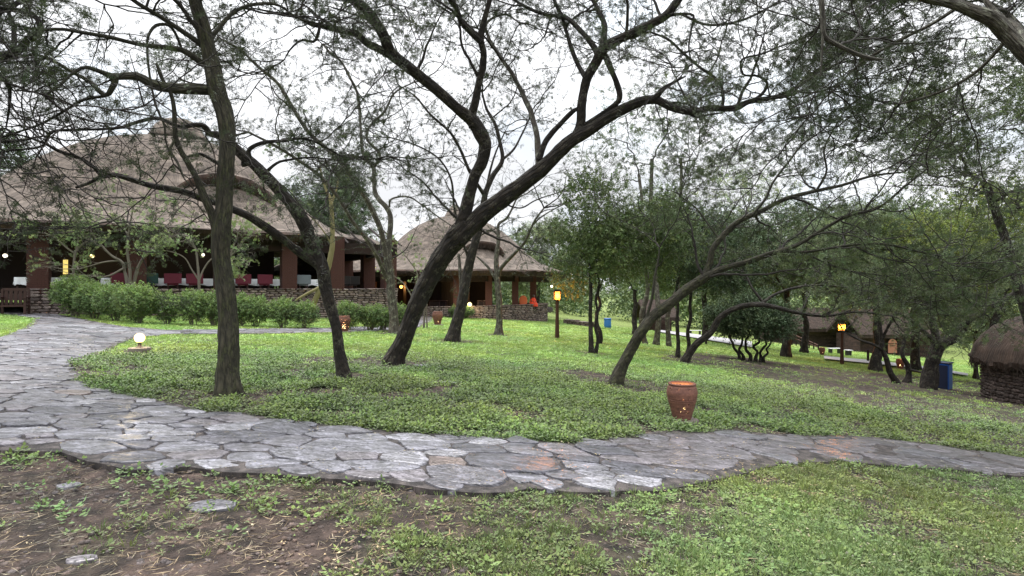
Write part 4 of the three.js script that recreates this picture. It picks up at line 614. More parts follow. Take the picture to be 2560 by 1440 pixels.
tracedTree({ name: 'acacia_tree', sd: 3, ws: 0.79, L0: 0.75, L1: 0.88, L2: 1.05, sprig: 0.56,
  label: 'large dark acacia with a leaning trunk forked low, spreading over the middle of the lawn',
  limbs: [
    { t0: 2, p: [[983, 911, 13.7, 56], [1010, 850, 13.6, 51], [1035, 780, 13.5, 52], [1060, 720, 13.4, 56], [1090, 665, 13.3, 58], [1122, 618, 13.2, 62], [1152, 584, 13.1, 66], [1172, 560, 13.05, 50]] },
    { t0: 0.5, p: [[1140, 600, 13.15, 40], [1160, 545, 13.05, 40], [1173, 490, 13, 37], [1188, 440, 12.9, 36], [1205, 400, 12.8, 38], [1213, 362, 12.7, 40], [1200, 330, 12.6, 42], [1180, 300, 12.5, 40], [1140, 268, 12.3, 34], [1095, 227, 12.1, 34], [1055, 194, 12, 34], [1014, 163, 11.8, 36], [979, 132, 11.6, 35], [958, 87, 11.4, 32], [927, 38, 11.2, 32], [892, 3, 11, 30], [850, -40, 10.8, 24], [780, -100, 10.4, 14]] },
    { t0: 0.25, p: [[985, 142, 11.6, 28], [950, 124, 11.5, 24], [917, 108, 11.4, 23], [892, 85, 11.2, 21], [854, 76, 11.1, 20], [812, 66, 10.9, 18], [778, 59, 10.8, 16], [740, 40, 10.6, 10], [690, 32, 10.4, 7], [630, 20, 10.2, 5]] },
    { t0: 0.4, grow: 0.8, p: [[800, 64, 10.9, 12], [795, 85, 10.8, 11], [785, 104, 10.8, 9], [755, 100, 10.7, 7], [727, 122, 10.6, 6], [710, 150, 10.5, 4]] },
    { t0: 0.2, p: [[1182, 318, 12.5, 28], [1180, 296, 12.5, 27], [1187, 257, 12.4, 26], [1197, 208, 12.3, 25], [1207, 167, 12.2, 23], [1210, 132, 12.1, 22], [1202, 97, 12, 22], [1210, 52, 11.9, 18], [1224, 0, 11.8, 16], [1240, -70, 11.6, 10]] },
    { t0: 0.2, p: [[1203, 105, 12, 20], [1172, 76, 11.8, 18], [1151, 52, 11.6, 17], [1141, 21, 11.4, 16], [1123, -3, 11.2, 15], [1080, -40, 11, 10]] },
    { t0: 0.4, p: [[1148, 600, 13.1, 50], [1200, 543, 13.0, 56], [1250, 502, 12.9, 54], [1300, 465, 12.8, 50], [1345, 430, 12.7, 46], [1390, 388, 12.6, 44], [1430, 352, 12.5, 42], [1480, 320, 12.4, 35], [1530, 287, 12.3, 33], [1570, 268, 12.2, 31], [1612, 251, 12.1, 27], [1647, 252, 12, 24], [1681, 270, 11.9, 22], [1733, 280, 11.8, 21], [1768, 271, 11.6, 20], [1838, 270, 11.4, 19], [1872, 254, 11.3, 16], [1942, 242, 11.1, 15], [1987, 222, 11, 13], [2011, 198, 10.9, 12], [2053, 170, 10.8, 11], [2102, 135, 10.6, 10], [2150, 106, 10.5, 8], [2200, 83, 10.3, 6], [2270, 40, 10, 4]] },
    { t0: 0.4, stub: true, p: [[1635, 250, 12, 20], [1657, 224, 11.9, 15], [1681, 208, 11.8, 9], [1715, 190, 11.7, 5]] },
    { t0: 0.35, p: [[1436, 350, 12.5, 34], [1452, 312, 12.5, 30], [1454, 262, 12.4, 29], [1460, 226, 12.4, 28], [1468, 194, 12.3, 29], [1490, 156, 12.2, 30], [1503, 130, 12.1, 30], [1525, 108, 12, 28], [1561, 92, 11.9, 28], [1600, 74, 11.8, 27], [1632, 58, 11.7, 27], [1665, 38, 11.6, 26], [1690, 6, 11.5, 24], [1735, -50, 11.3, 16], [1790, -110, 11, 8]] },
    { t0: 0.3, p: [[1506, 118, 12.1, 22], [1510, 87, 12.2, 19], [1511, 60, 12.3, 17], [1496, 28, 12.4, 15], [1481, -2, 12.5, 13], [1450, -60, 12.6, 8]] },
    { t0: 0.3, p: [[1468, 200, 12.3, 18], [1449, 170, 12.5, 14], [1432, 132, 12.6, 13], [1418, 87, 12.7, 12], [1405, 42, 12.8, 11], [1384, -3, 12.9, 10], [1370, -60, 13, 6]] },
    { t0: 0.3, p: [[1495, 140, 12.2, 20], [1488, 122, 12.2, 17], [1457, 83, 12.4, 15], [1422, 49, 12.6, 14], [1394, 40, 12.8, 12], [1370, 38, 12.9, 11], [1328, 24, 13.1, 10], [1283, -2, 13.3, 8], [1230, -40, 13.5, 5]] },
    { t0: 0.6, p: [[1452, 318, 12.5, 14], [1474, 305, 12.4, 15], [1526, 270, 12.3, 15], [1548, 250, 12.2, 17], [1544, 215, 12.2, 17], [1524, 165, 12.15, 18], [1508, 130, 12.1, 18]], stub: true, grow: 0.5 },
    { t0: 0.3, p: [[1347, 420, 12.7, 22], [1345, 375, 12.9, 20], [1342, 337, 13, 18], [1326, 278, 13.2, 17], [1307, 236, 13.4, 15], [1280, 184, 13.6, 13], [1248, 139, 13.8, 12], [1221, 92, 14, 10], [1216, 58, 14.1, 8], [1262, 36, 14.2, 6], [1300, 58, 14.2, 4]], bark: M.barkGrey },
    { t0: 0.5, stub: true, grow: 0.4, p: [[1348, 400, 12.7, 20], [1360, 362, 12.7, 19], [1377, 337, 12.7, 18], [1408, 302, 12.6, 16], [1432, 279, 12.5, 14], [1450, 268, 12.4, 10]] },
    { t0: 0.25, p: [[1836, 276, 11.4, 12], [1860, 262, 11.3, 11], [1905, 235, 11.3, 10], [1918, 208, 11.3, 9], [1895, 190, 11.3, 8], [1858, 186, 11.3, 7], [1854, 150, 11.2, 7], [1905, 135, 11.1, 6], [1960, 112, 11, 6], [2040, 85, 10.9, 4]] },
    { t0: 0.25, p: [[1806, 270, 11.5, 10], [1808, 240, 11.6, 10], [1797, 204, 11.7, 9], [1745, 165, 11.8, 9], [1705, 130, 11.9, 9], [1670, 98, 12, 8], [1625, 80, 12, 6]] },
    { t0: 0.25, p: [[1668, 40, 11.6, 12], [1690, 36, 11.5, 9], [1733, 38, 11.4, 8], [1728, 75, 11.3, 7], [1722, 120, 11.2, 6], [1730, 160, 11.1, 4]] },
    { t0: 0.2, p: [[1700, 34, 11.5, 8], [1770, 62, 11.2, 8], [1850, 52, 11, 7], [1920, 20, 10.8, 6], [1980, -20, 10.5, 4]] },
    { t0: 0.3, stub: true, grow: 0.5, p: [[1712, 278, 11.9, 10], [1740, 292, 11.8, 8], [1775, 286, 11.7, 6], [1806, 282, 11.6, 4]] },
    { t0: 0.2, p: [[1985, 224, 11, 7], [2015, 232, 10.9, 6], [2060, 226, 10.8, 5], [2110, 200, 10.7, 4]] },
    { t0: 0.2, p: [[1960, 240, 11, 6], [1990, 262, 10.9, 5], [1998, 290, 10.8, 4]], grow: 0.6 },
  ] });
tracedTree({ name: 'acacia_tree', sd: 4, ws: 0.9, bark: M.barkGrey, L0: 0.5, L1: 0.6, L2: 0.9, sprig: 0.75, len: 1.15,
  label: 'pale grey slender acacia with wavy limbs behind the leaning trunk, near the hedge end',
  limbs: [
    { t0: 2, p: [[986, 834, 24, 26], [983, 774, 24, 23], [977, 729, 24, 22], [976, 697, 24, 23], [969, 650, 23.9, 18]] },
    { t0: 0.55, p: [[971, 660, 23.9, 16], [973, 600, 24, 15], [976, 540, 24.1, 14], [966, 518, 24.1, 13], [941, 490, 24.2, 12], [934, 450, 24.2, 11], [933, 417, 24.3, 11], [911, 392, 24.4, 9], [903, 347, 24.6, 8], [899, 278, 24.8, 8], [892, 229, 25, 7], [875, 194, 25.2, 7], [854, 156, 25.4, 6], [826, 132, 25.6, 6], [806, 110, 25.8, 4]] },
    { t0: 0.4, p: [[933, 420, 24.3, 8], [942, 408, 24.2, 8], [951, 396, 24, 8], [945, 378, 23.8, 8], [917, 347, 23.6, 7], [922, 319, 23.4, 7], [962, 278, 23, 6], [986, 233, 22.8, 5], [1035, 205, 22.5, 4]] },
    { t0: 0.5, p: [[969, 665, 23.9, 16], [962, 620, 23.8, 15], [952, 575, 23.6, 14], [926, 517, 23.3, 14], [908, 486, 23, 13], [861, 417, 22.5, 11], [823, 378, 22.2, 11], [771, 330, 21.8, 10], [726, 260, 21.3, 10], [694, 208, 21, 9], [646, 167, 20.6, 8], [601, 125, 20.2, 7], [545, 94, 19.8, 5]] },
    { t0: 0.4, p: [[977, 715, 24, 14], [962, 684, 23.8, 13], [940, 636, 23.3, 12], [917, 598, 23, 11], [881, 553, 22.5, 10], [845, 494, 22, 10], [800, 440, 21.5, 9], [737, 395, 20.8, 8], [678, 359, 20.2, 7], [620, 330, 19.6, 5]] },
    { t0: 0.5, grow: 0.6, p: [[974, 518, 24.1, 6], [976, 500, 24, 5], [1020, 492, 23.8, 5], [1060, 516, 23.6, 4], [1100, 545, 23.4, 4], [1130, 565, 23.2, 3]] },
  ] });
tracedTree({ name: 'acacia_tree', sd: 5, ws: 0.72, L0: 0.45, L1: 0.6, L2: 0.9, sprig: 0.75, len: 1.1,
  label: 'straight dark acacia trunk just right of the big leaning trunk, beside the wall lamp',
  limbs: [
    { t0: 0.75, p: [[1130, 854, 21.3, 39], [1149, 780, 21.3, 36], [1161, 720, 21.3, 34], [1169, 680, 21.3, 32], [1181, 630, 21.2, 30], [1195, 580, 21.2, 27], [1206, 530, 21.2, 24], [1213, 485, 21.2, 20], [1232, 440, 21.2, 17], [1256, 400, 21.2, 14], [1250, 358, 21.2, 12], [1238, 312, 21.2, 11], [1216, 271, 21.2, 9], [1205, 230, 21.2, 6]] },
    { t0: 0.4, p: [[1252, 402, 21.2, 10], [1283, 375, 21.4, 8], [1304, 337, 21.6, 7], [1322, 300, 21.8, 5]] },
    { t0: 0.35, p: [[1212, 490, 21.2, 14], [1190, 455, 20.8, 12], [1172, 424, 20.5, 11], [1151, 375, 20.2, 10], [1127, 333, 19.8, 9], [1075, 285, 19.3, 8], [1040, 243, 19, 6], [1000, 215, 18.6, 4]] },
    { t0: 0.35, p: [[1214, 500, 21.2, 10], [1222, 440, 21.5, 8], [1240, 380, 21.8, 6], [1262, 330, 22, 4]] },
    { t0: 0.45, p: [[1170, 640, 21.2, 10], [1155, 600, 21, 9], [1136, 520, 20.6, 8], [1128, 450, 20.3, 7], [1100, 400, 20, 6], [1045, 365, 19.6, 5], [980, 345, 19.2, 4]] },
    { t0: 2, root: true, stub: true, grow: 0, bark: M.barkGrey, p: [[1147, 848, 21.5, 13], [1150, 780, 21.6, 11], [1152, 720, 21.7, 11], [1150, 670, 21.8, 12], [1147, 635, 21.9, 9]] },
    { t0: 0.3, grow: 0.5, p: [[1240, 500, 21.3, 6], [1300, 520, 21.8, 6], [1340, 500, 22, 5], [1400, 480, 22.5, 4]] },
  ] });
tracedTree({ name: 'acacia_tree', sd: 6, bark: M.barkGrey, L0: 0.35, L1: 0.45, sprig: 0.6,
  label: 'slender grey tree forking like a Y in front of the far thatched lodge',
  limbs: [
    { t0: 0.7, p: [[1247, 838, 25.8, 18], [1248, 790, 25.8, 15], [1247, 740, 25.8, 15], [1244, 705, 25.8, 15], [1241, 645, 25.8, 12], [1246, 606, 25.8, 10], [1246, 585, 25.8, 9], [1247, 560, 25.8, 7], [1266, 546, 25.8, 6], [1290, 500, 25.8, 4]] },
    { t0: 0.5, p: [[1246, 692, 25.8, 10], [1250, 675, 25.7, 9], [1270, 650, 25.5, 9], [1290, 630, 25.3, 8], [1312, 604, 25, 7], [1330, 565, 24.8, 6], [1341, 545, 24.6, 5], [1360, 520, 24.5, 4]] },
    { t0: 2, stub: true, grow: 0, p: [[1241, 700, 25.8, 8], [1234, 690, 25.8, 7], [1222, 670, 25.9, 7], [1212, 659, 26, 6], [1192, 641, 26.1, 4]] },
    { t0: 0.4, p: [[1334, 560, 24.8, 5], [1350, 545, 24.7, 4], [1376, 528, 24.6, 3], [1410, 510, 24.4, 3]] },
    { t0: 0.5, p: [[1246, 588, 25.8, 6], [1228, 575, 25.9, 5], [1200, 590, 26, 4], [1185, 602, 26.1, 3]], grow: 0.6 },
  ] });
tracedTree({ name: 'acacia_tree', sd: 7, ws: 0.72, leafMat: M.leafAcaciaGrey, L0: 0.8, L1: 0.9, L2: 0.9, sprig: 0.95, lift: -0.004, bark: M.barkMoss, kind: 'acacia', len: 0.95,
  label: 'low acacia leaning far to the right with lichen on its trunk, behind the clay pot',
  limbs: [
    { t0: 2, p: [[1538, 962, 13.1, 42], [1555, 915, 13.1, 35], [1578, 872, 13.1, 36], [1600, 835, 13, 37], [1628, 797, 13, 36], [1674, 760, 12.9, 34], [1720, 722, 12.9, 33], [1760, 695, 12.8, 34]] },
    { t0: 0.2, p: [[1745, 704, 12.8, 28], [1797, 676, 12.7, 23], [1868, 655, 12.5, 20], [1925, 635, 12.4, 18], [1962, 624, 12.3, 16], [1996, 611, 12.2, 14], [2052, 577, 12.1, 12], [2116, 542, 12, 11], [2194, 520, 11.9, 9], [2265, 464, 11.8, 7], [2320, 420, 11.7, 5]] },
    { t0: 0.25, p: [[1955, 628, 12.3, 12], [2010, 630, 12.2, 11], [2066, 622, 12.1, 10], [2137, 612, 12, 9], [2210, 610, 11.9, 8], [2300, 630, 11.8, 6], [2400, 650, 11.7, 4]] },
    { t0: 0.2, p: [[1758, 698, 12.8, 24], [1774, 660, 12.9, 22], [1780, 627, 12.9, 21], [1812, 584, 13, 20], [1854, 549, 13, 19], [1904, 527, 13.1, 17], [1960, 499, 13.1, 15], [2038, 478, 13.2, 13], [2102, 464, 13.2, 10], [2180, 440, 13.3, 8], [2260, 430, 13.3, 5]] },
    { t0: 0.2, p: [[1880, 538, 13, 10], [1915, 495, 13.1, 9], [1930, 460, 13.2, 8], [1975, 400, 13.3, 7], [2005, 362, 13.4, 6], [2050, 330, 13.4, 4]] },
    { t0: 0.2, p: [[2040, 478, 13.2, 9], [2066, 430, 13.2, 8], [2060, 375, 13.2, 7], [2080, 330, 13.2, 6], [2110, 280, 13.2, 4]] },
    { t0: 0.4, grow: 0.5, p: [[1612, 812, 13, 14], [1617, 793, 13, 11], [1631, 740, 13, 10], [1636, 697, 13.1, 8], [1645, 655, 13.2, 7], [1649, 619, 13.3, 5]] },
    { t0: 0.2, p: [[1800, 600, 13, 8], [1770, 560, 13.3, 7], [1740, 520, 13.6, 6], [1700, 490, 13.9, 4]] },
    { t0: 0.15, grow: 0.7, p: [[2130, 612, 12, 7], [2190, 640, 11.9, 6], [2260, 655, 11.8, 5], [2350, 660, 11.7, 4]] },
    { t0: 0.15, grow: 0.7, p: [[2010, 630, 12.2, 7], [2070, 660, 12.6, 6], [2140, 680, 12.9, 5], [2220, 690, 13.1, 4]] },
  ] });
tracedTree({ name: 'overhanging_tree', sd: 8, leafMat: M.leafAcacia, bark: M.barkGrey, L0: 0.75, L1: 0.85, sprig: 0.6, kind: 'acacia',
  label: 'thick grey bough of an overhead tree slanting across the upper right corner', flare: 0.3,
  limbs: [
    { t0: 2, p: [[2900, 1180, 7.4, 80], [2860, 900, 7.3, 70], [2800, 600, 7.2, 62], [2720, 330, 7.1, 56], [2620, 190, 7, 46], [2545, 115, 6.9, 36], [2510, 80, 6.9, 34], [2475, 46, 6.8, 32], [2434, 30, 6.8, 28], [2371, 6, 6.7, 26], [2312, -8, 6.6, 24], [2230, -50, 6.5, 18]] },
    { t0: 0.25, p: [[2320, -6, 6.6, 16], [2240, -60, 6.5, 14], [2120, -70, 6.4, 14], [2060, -40, 6.4, 13], [2054, 0, 6.4, 12], [2058, 52, 6.4, 12], [2061, 90, 6.4, 12], [2102, 117, 6.45, 11], [2150, 138, 6.5, 10], [2178, 146, 6.5, 10], [2205, 149, 6.55, 5]], grow: 0.7, stub: true },
    { t0: 2, grow: 0, stub: true, p: [[2058, 80, 6.4, 7], [2056, 105, 6.4, 7], [2054, 150, 6.4, 6], [2052, 190, 6.4, 2]] },
    { t0: 0.2, p: [[2560, 120, 6.9, 26], [2538, 70, 7.2, 20], [2503, 46, 7.4, 17], [2470, 10, 7.6, 14], [2440, -40, 7.8, 10]] },
    { t0: 0.2, p: [[2640, 210, 7, 22], [2600, 160, 7.4, 18], [2550, 72, 7.8, 16], [2500, 20, 8, 10], [2380, -20, 8.4, 7]] },
    { t0: 0.1, p: [[2400, 14, 6.8, 10], [2330, 60, 7, 9], [2250, 100, 7.4, 8], [2150, 160, 7.8, 6], [2080, 230, 8.2, 4]] },
    { t0: 0.1, p: [[2520, 96, 6.9, 10], [2440, 180, 7.4, 8], [2350, 230, 7.9, 7], [2250, 260, 8.4, 5]] },
  ] });
tracedTree({ name: 'overhanging_tree', sd: 9, L0: 0.6, L1: 0.65, sprig: 0.48, flare: 0.3,
  label: 'dark crooked boughs reaching in from beyond the left edge',
  limbs: [
    { t0: 2, p: [[-420, 1150, 6.8, 90], [-400, 800, 6.8, 76], [-330, 450, 6.8, 64], [-220, 260, 6.8, 52], [-110, 180, 6.8, 42], [-20, 150, 6.8, 30], [40, 130, 6.8, 17], [69, 101, 6.8, 14], [101, 76, 6.8, 13], [93, 47, 6.8, 12], [62, 30, 6.8, 11], [14, 22, 6.8, 9], [-30, 10, 6.8, 6]] },
    { t0: 0.2, p: [[35, 133, 6.8, 13], [36, 85, 6.9, 11], [30, 50, 7, 9], [10, 10, 7.1, 7], [-20, -60, 7.2, 4]] },
    { t0: 0.2, p: [[-60, 165, 6.8, 24], [-20, 175, 7, 17], [20, 210, 7.2, 9], [24, 260, 7.3, 6], [15, 320, 7.4, 3]] },
    { t0: 0.1, p: [[-260, 320, 6.8, 30], [-120, 340, 7.4, 18], [-40, 350, 7.8, 12], [40, 352, 8.2, 8], [110, 340, 8.5, 4]] },
    { t0: 0.1, p: [[-150, 210, 6.8, 26], [-40, 60, 7, 16], [60, 0, 7.4, 10], [170, -30, 7.8, 7], [260, 10, 8.1, 4]] },
  ] });
// yellow-barked tree in front of the lodge
tracedTree({ name: 'yellow_bark_tree', ds: 1, ws: 0.75, sd: 10, bark: M.barkYellow, L0: 0.3, L1: 0.4, sprig: 0.5, leafMat: M.leafMid, kind: 'feather',
  label: 'yellow-barked tree trunk in front of the right end of the near lodge',
  limbs: [
    { t0: 0.8, p: [[775, 790, 27, 18], [790, 745, 27, 17], [806, 715, 27, 17], [818, 679, 27, 17], [826, 645, 27, 17], [831, 612, 27, 16], [830, 550, 27, 15], [827, 503, 27, 13], [814, 471, 27, 8], [800, 420, 27, 6]] },
    { t0: 2, stub: true, grow: 0, p: [[800, 718, 27, 12], [776, 730, 26.8, 10], [750, 744, 26.6, 8], [738, 752, 26.5, 5]] },
    { t0: 0.3, p: [[827, 608, 27, 6], [810, 580, 26.8, 5], [780, 545, 26.5, 4], [750, 520, 26.2, 3]] },
    { t0: 0.3, p: [[828, 510, 27, 8], [842, 470, 27.2, 6], [850, 430, 27.4, 5], [870, 390, 27.6, 3]] },
  ] });
// dark trees right of the middle
crownTree({ name: 'broadleaf_tree', sd: 11, label: 'dark green broadleaf tree on two thin black trunks, right of the amber lamp post', base: G(1479, 884), H: 5.2, trunkR: 0.085,
  crown: [[0.1, 4.5, -0.2, 1.35, 2.0, 1.3], [1.6, 4.3, -0.5, 1.7, 1.7, 1.6], [2.9, 4.1, -1, 1.2, 1.5, 1.4], [-0.4, 3.2, 0, 0.9, 1.0, 0.9]], stems: [[0, 0, 0.62], [0.15, -0.2, 0.55, 0.7]], leafMat: M.leafBroad, clumps: 85, per: 34, cr: 0.6, size: 1.2, shell: 0.35 });
crownTree({ name: 'broadleaf_tree', sd: 12, label: 'broadleaf tree with a straight dark trunk, just behind and right of the two-trunked one', base: G(1497, 859), H: 5, trunkR: 0.1,
  crown: [[0.6, 4.4, -0.5, 1.8, 1.7, 1.6], [-0.9, 3.6, -0.6, 1.1, 1.3, 1.2]], stems: [[0, 0, 0.55]], leafMat: M.leafBroad, clumps: 42, per: 40, cr: 0.7, size: 1.3, shell: 0.35 });
crownTree({ name: 'broadleaf_tree', sd: 13, label: 'dark thick-trunked tree seen just behind the leaning lichen trunk', base: G(1588, 838), H: 6.5, trunkR: 0.2,
  crown: [[0.8, 5.4, 0, 2.8, 2.3, 2.2], [3.2, 4.6, 0, 2.2, 1.8, 2]], stems: [[0, 0, 0.5], [0.5, 0.2, 0.5, 0.8]], leafMat: M.leafMid, clumps: 66, per: 40, cr: 0.95, size: 1.6, kind: 'broad', shell: 0.4 });
crownTree({ name: 'twin_stem_tree', sd: 14, label: 'pair of thin straight dark stems left of the curved trunk', base: G(1693, 894), H: 5.2, trunkR: 0.085,
  crown: [[0.8, 4.4, -0.3, 1.7, 1.3, 1.5], [1.9, 3.6, -0.4, 1.4, 1.1, 1.3]], stems: [[0, 0, 0.6, 1, 0.05], [0.42, -0.1, 0.6, 1, 0.05]], leafMat: M.leafDark, clumps: 50, per: 40, cr: 0.65, size: 1.3, kind: 'broad', shell: 0.3 });
tracedTree({ name: 'curved_tree', sd: 15, ws: 0.72, leafMat: M.leafAcaciaGrey, kind: 'acacia', L0: 0.7, L1: 0.8, sprig: 0.9, lift: 0.012, len: 0.75,
  label: 'dark low trunk rising in a curve then running level rightwards under the leaning tree',
  limbs: [
    { t0: 0.62, p: [[1712, 905, 16.6, 26], [1741, 860, 16.5, 23], [1776, 832, 16.4, 21], [1804, 790, 16.3, 20], [1847, 768, 16.2, 19], [1896, 761, 16, 18], [1939, 768, 15.9, 15], [1996, 782, 15.8, 12], [2060, 790, 15.7, 9], [2140, 780, 15.6, 6], [2230, 790, 15.5, 4]] },
    { t0: 0.3, p: [[1900, 762, 16, 12], [1940, 735, 16, 10], [2010, 715, 16, 8], [2090, 715, 16, 6], [2180, 730, 15.9, 4]] },
    { t0: 0.3, p: [[1915, 765, 16, 10], [1880, 720, 16.2, 8], [1866, 690, 16.4, 6], [1840, 660, 16.6, 4]] },
    { t0: 0.2, p: [[2060, 790, 15.7, 7], [2120, 760, 15.5, 6], [2200, 745, 15.3, 5], [2300, 760, 15, 4]] },
  ] });
crownTree({ name: 'thicket_shrub', category: 'shrub', sd: 16, label: 'big dark multi-stemmed shrub with glossy leaves in the shade, right of the curved trunk', base: G(1878, 903), H: 3, trunkR: 0.07,
  crown: [[0.1, 2.1, 0, 1.5, 0.75, 1.4], [-0.9, 1.9, 0, 0.9, 0.8, 1], [1.2, 1.6, 0, 0.8, 0.6, 0.9]], stems: [[-0.6, 0.1, 0.42, 1], [-0.35, 0, 0.5, 0.9], [-0.1, 0, 0.5, 1], [0.15, 0.1, 0.45, 1], [0.4, 0, 0.4, 0.9], [0.62, -0.1, 0.36, 0.8]], leafMat: M.leafDark, clumps: 60, per: 42, cr: 0.5, size: 1.2, kind: 'broad', shell: 0.3 });
// right-hand side
tracedTree({ name: 'slender_tree', sd: 17, ws: 0.85, leafMat: M.leafMid, kind: 'acacia', L0: 0.5, L1: 0.6, sprig: 0.9, lift: 0.01, len: 0.7,
  label: 'slender leaning tree on the slope, right of the far amber lamp post',
  limbs: [
    { t0: 0.6, p: [[2241, 958, 25, 18], [2225, 930, 25, 15], [2216, 897, 25, 14], [2205, 870, 25, 12], [2202, 828, 25, 9], [2195, 780, 25, 7], [2180, 730, 25, 4]] },
    { t0: 0.4, p: [[2207, 876, 25, 10], [2187, 863, 25, 8], [2150, 850, 25.2, 6], [2110, 830, 25.5, 4]] },
    { t0: 0.3, p: [[2204, 850, 25, 8], [2230, 800, 24.6, 7], [2260, 760, 24.3, 5], [2300, 730, 24, 4]] } ] });
tracedTree({ name: 'slender_tree', sd: 18, leafMat: M.leafMid, kind: 'acacia', L0: 0.5, L1: 0.6, sprig: 0.9, lift: 0.01, len: 0.7,
  label: 'short crooked slender tree between the leaning one and the thick trunk on the right',
  limbs: [
    { t0: 0.5, p: [[2268, 957, 24.5, 16], [2272, 932, 24.5, 13], [2268, 910, 24.5, 11], [2256, 889, 24.5, 9], [2262, 850, 24.5, 7], [2280, 800, 24.5, 5]] },
    { t0: 0.3, p: [[2272, 925, 24.5, 8], [2290, 928, 24.2, 6], [2310, 932, 24, 4]], grow: 0, stub: true } ] });
tracedTree({ name: 'thick_leaning_tree', sd: 19, ws: 0.85, flare: 0.15, leafMat: M.leafMid, kind: 'small', L0: 0.6, L1: 0.7, sprig: 0.8, bark: M.bark, lift: 0.02, len: 0.75,
  label: 'thick dark tree trunk beside the tall blue bin, one bough leaning right',
  limbs: [
    { t0: 2, p: [[2322, 972, 24, 42], [2328, 924, 24, 38], [2338, 880, 23.9, 36], [2352, 850, 23.8, 34]] },
    { t0: 0.5, p: [[2348, 862, 23.8, 30], [2388, 844, 23.6, 26], [2408, 817, 23.4, 24], [2421, 798, 23.2, 20], [2448, 786, 23, 16], [2472, 771, 22.8, 13], [2528, 737, 22.4, 10], [2600, 690, 22, 7]] },
    { t0: 0.3, p: [[2345, 868, 23.8, 22], [2330, 800, 23.8, 16], [2320, 740, 23.8, 12], [2340, 670, 23.8, 9], [2370, 610, 23.8, 6]] },
    { t0: 0.3, p: [[2340, 860, 23.8, 14], [2300, 820, 23.6, 11], [2260, 790, 23.4, 8], [2200, 770, 23.2, 5]] } ] });
crownTree({ name: 'broadleaf_tree', sd: 20, label: 'tall small-leaved tree filling the upper right, its thin trunks leaning left above the stone hut', base: onGround(2640, 16), H: 12, trunkR: 0.16, lean: [-1.9, 0],
  crown: [[-2.4, 8.8, 0, 2.4, 1.7, 2], [-1.6, 7, 0.3, 2.2, 1.6, 2], [-4.2, 7.9, -0.5, 1.7, 1.3, 1.6], [0, 10, 0, 2.2, 2, 2]], stems: [[0, 0, 0.55, 1, 0.1], [0.7, 0.2, 0.5, 0.8, 0.1]], leafMat: M.leafBroad, kind: 'small', clumps: 130, per: 30, cr: 0.62, size: 1.25, shell: 0.15 });
// trees and woodland behind
const bg = (o) => crownTree({ kind: 'bigleaf', cr: 1.5, per: 34, size: 1.9, shell: 0.45, trunkR: 0.25, ...o });
bg({ name: 'background_tree', sd: 30, label: 'dark rounded tree behind the left end of the near lodge', base: onGround(-30, 58), H: 14, crown: [[0, 11.5, 0, 5, 5.5, 4]], leafMat: M.leafDark, clumps: 46, size: 2.1 });
bg({ name: 'background_tree', sd: 31, label: 'dense dark tree behind the right end of the near lodge roof', base: onGround(842, 56), H: 11, crown: [[0, 8.6, 0, 3.6, 4.6, 3.5], [-3.2, 9, 0, 2.6, 3.4, 3]], leafMat: M.leafDark, clumps: 64, kind: 'coarse', size: 2.6, per: 46 });
bg({ name: 'flat_topped_tree', sd: 32, label: 'pale flat-topped acacia beyond the far lodge, right of its roof', base: onGround(1345, 64), H: 11, crown: [[0, 8.6, 0, 3.4, 1.1, 3], [0.8, 6, 0, 3.6, 1.3, 3], [2.6, 9.8, 0, 2.6, 1.0, 2.6], [-1, 4, 0, 2.6, 1.4, 2]], leafMat: M.leafPale, clumps: 72, kind: 'coarse', size: 2.3, per: 34, cr: 1.2, flat: 0.7 });
bg({ name: 'background_tree', sd: 33, label: 'light olive tree beyond the leaning acacia, its top bare and twiggy', base: onGround(1760, 44), H: 15, crown: [[0, 10.5, 0, 5, 3.4, 4], [4.5, 9.5, 0, 4, 3.6, 4], [-3, 7, 0, 3, 3, 3]], leafMat: M.leafPale, clumps: 62, kind: 'coarse', size: 1.9, per: 20, cr: 1.2 });
bg({ name: 'background_tree', sd: 34, label: 'bright yellow-green tree behind the stone hut near the right edge', base: onGround(2490, 27), H: 8, crown: [[0, 7.2, 0, 3.8, 2.3, 3], [-3.2, 6.2, -0.5, 2.4, 1.7, 2.4], [2.8, 5.6, 0, 2.4, 2, 2.4]], leafMat: M.leafYellow, clumps: 100, kind: 'broad', size: 1.7, per: 34, cr: 1.0 });
bg({ name: 'background_tree', sd: 35, label: 'mid-green tree standing above the thick leaning trunk on the right', base: onGround(2290, 34), H: 11, crown: [[0, 7.6, 0, 3.6, 2.8, 3], [-3, 6, 0, 2.6, 2.2, 3], [2.8, 5, 0, 2.6, 2.4, 2.5]], leafMat: M.leafMid, clumps: 120, kind: 'broad', size: 2, per: 36, cr: 1.2 });
bg({ name: 'background_tree', sd: 36, label: 'dark spreading tree behind the glossy shrub and the lamp', base: onGround(2010, 42), H: 10, crown: [[0, 7.4, 0, 5, 2.8, 4], [5, 6.8, 0, 3.6, 2.6, 3], [-4, 6, 0, 3.4, 2.6, 3]], leafMat: M.leafMid, clumps: 120, kind: 'broad', size: 2.1, per: 36, cr: 1.3 });
bg({ name: 'background_tree', sd: 37, label: 'tall airy tree with bare upper limbs above the broadleaf trees', base: onGround(1640, 30), H: 15, crown: [[0, 12.4, 0, 3.4, 1.6, 2.6], [-2, 10, 0, 2.6, 1.6, 2.4], [2.4, 10.4, 0, 2.4, 1.5, 2]], stems: [[0, 0, 0.66, 0.6, 0.3], [0.7, 0, 0.66, 0.5, 0.3], [-0.6, 0.3, 0.6, 0.5, 0.3]], leafMat: M.leafAcaciaGrey, bark: M.barkGrey, clumps: 50, kind: 'coarse', size: 1.3, per: 14, cr: 0.9 });
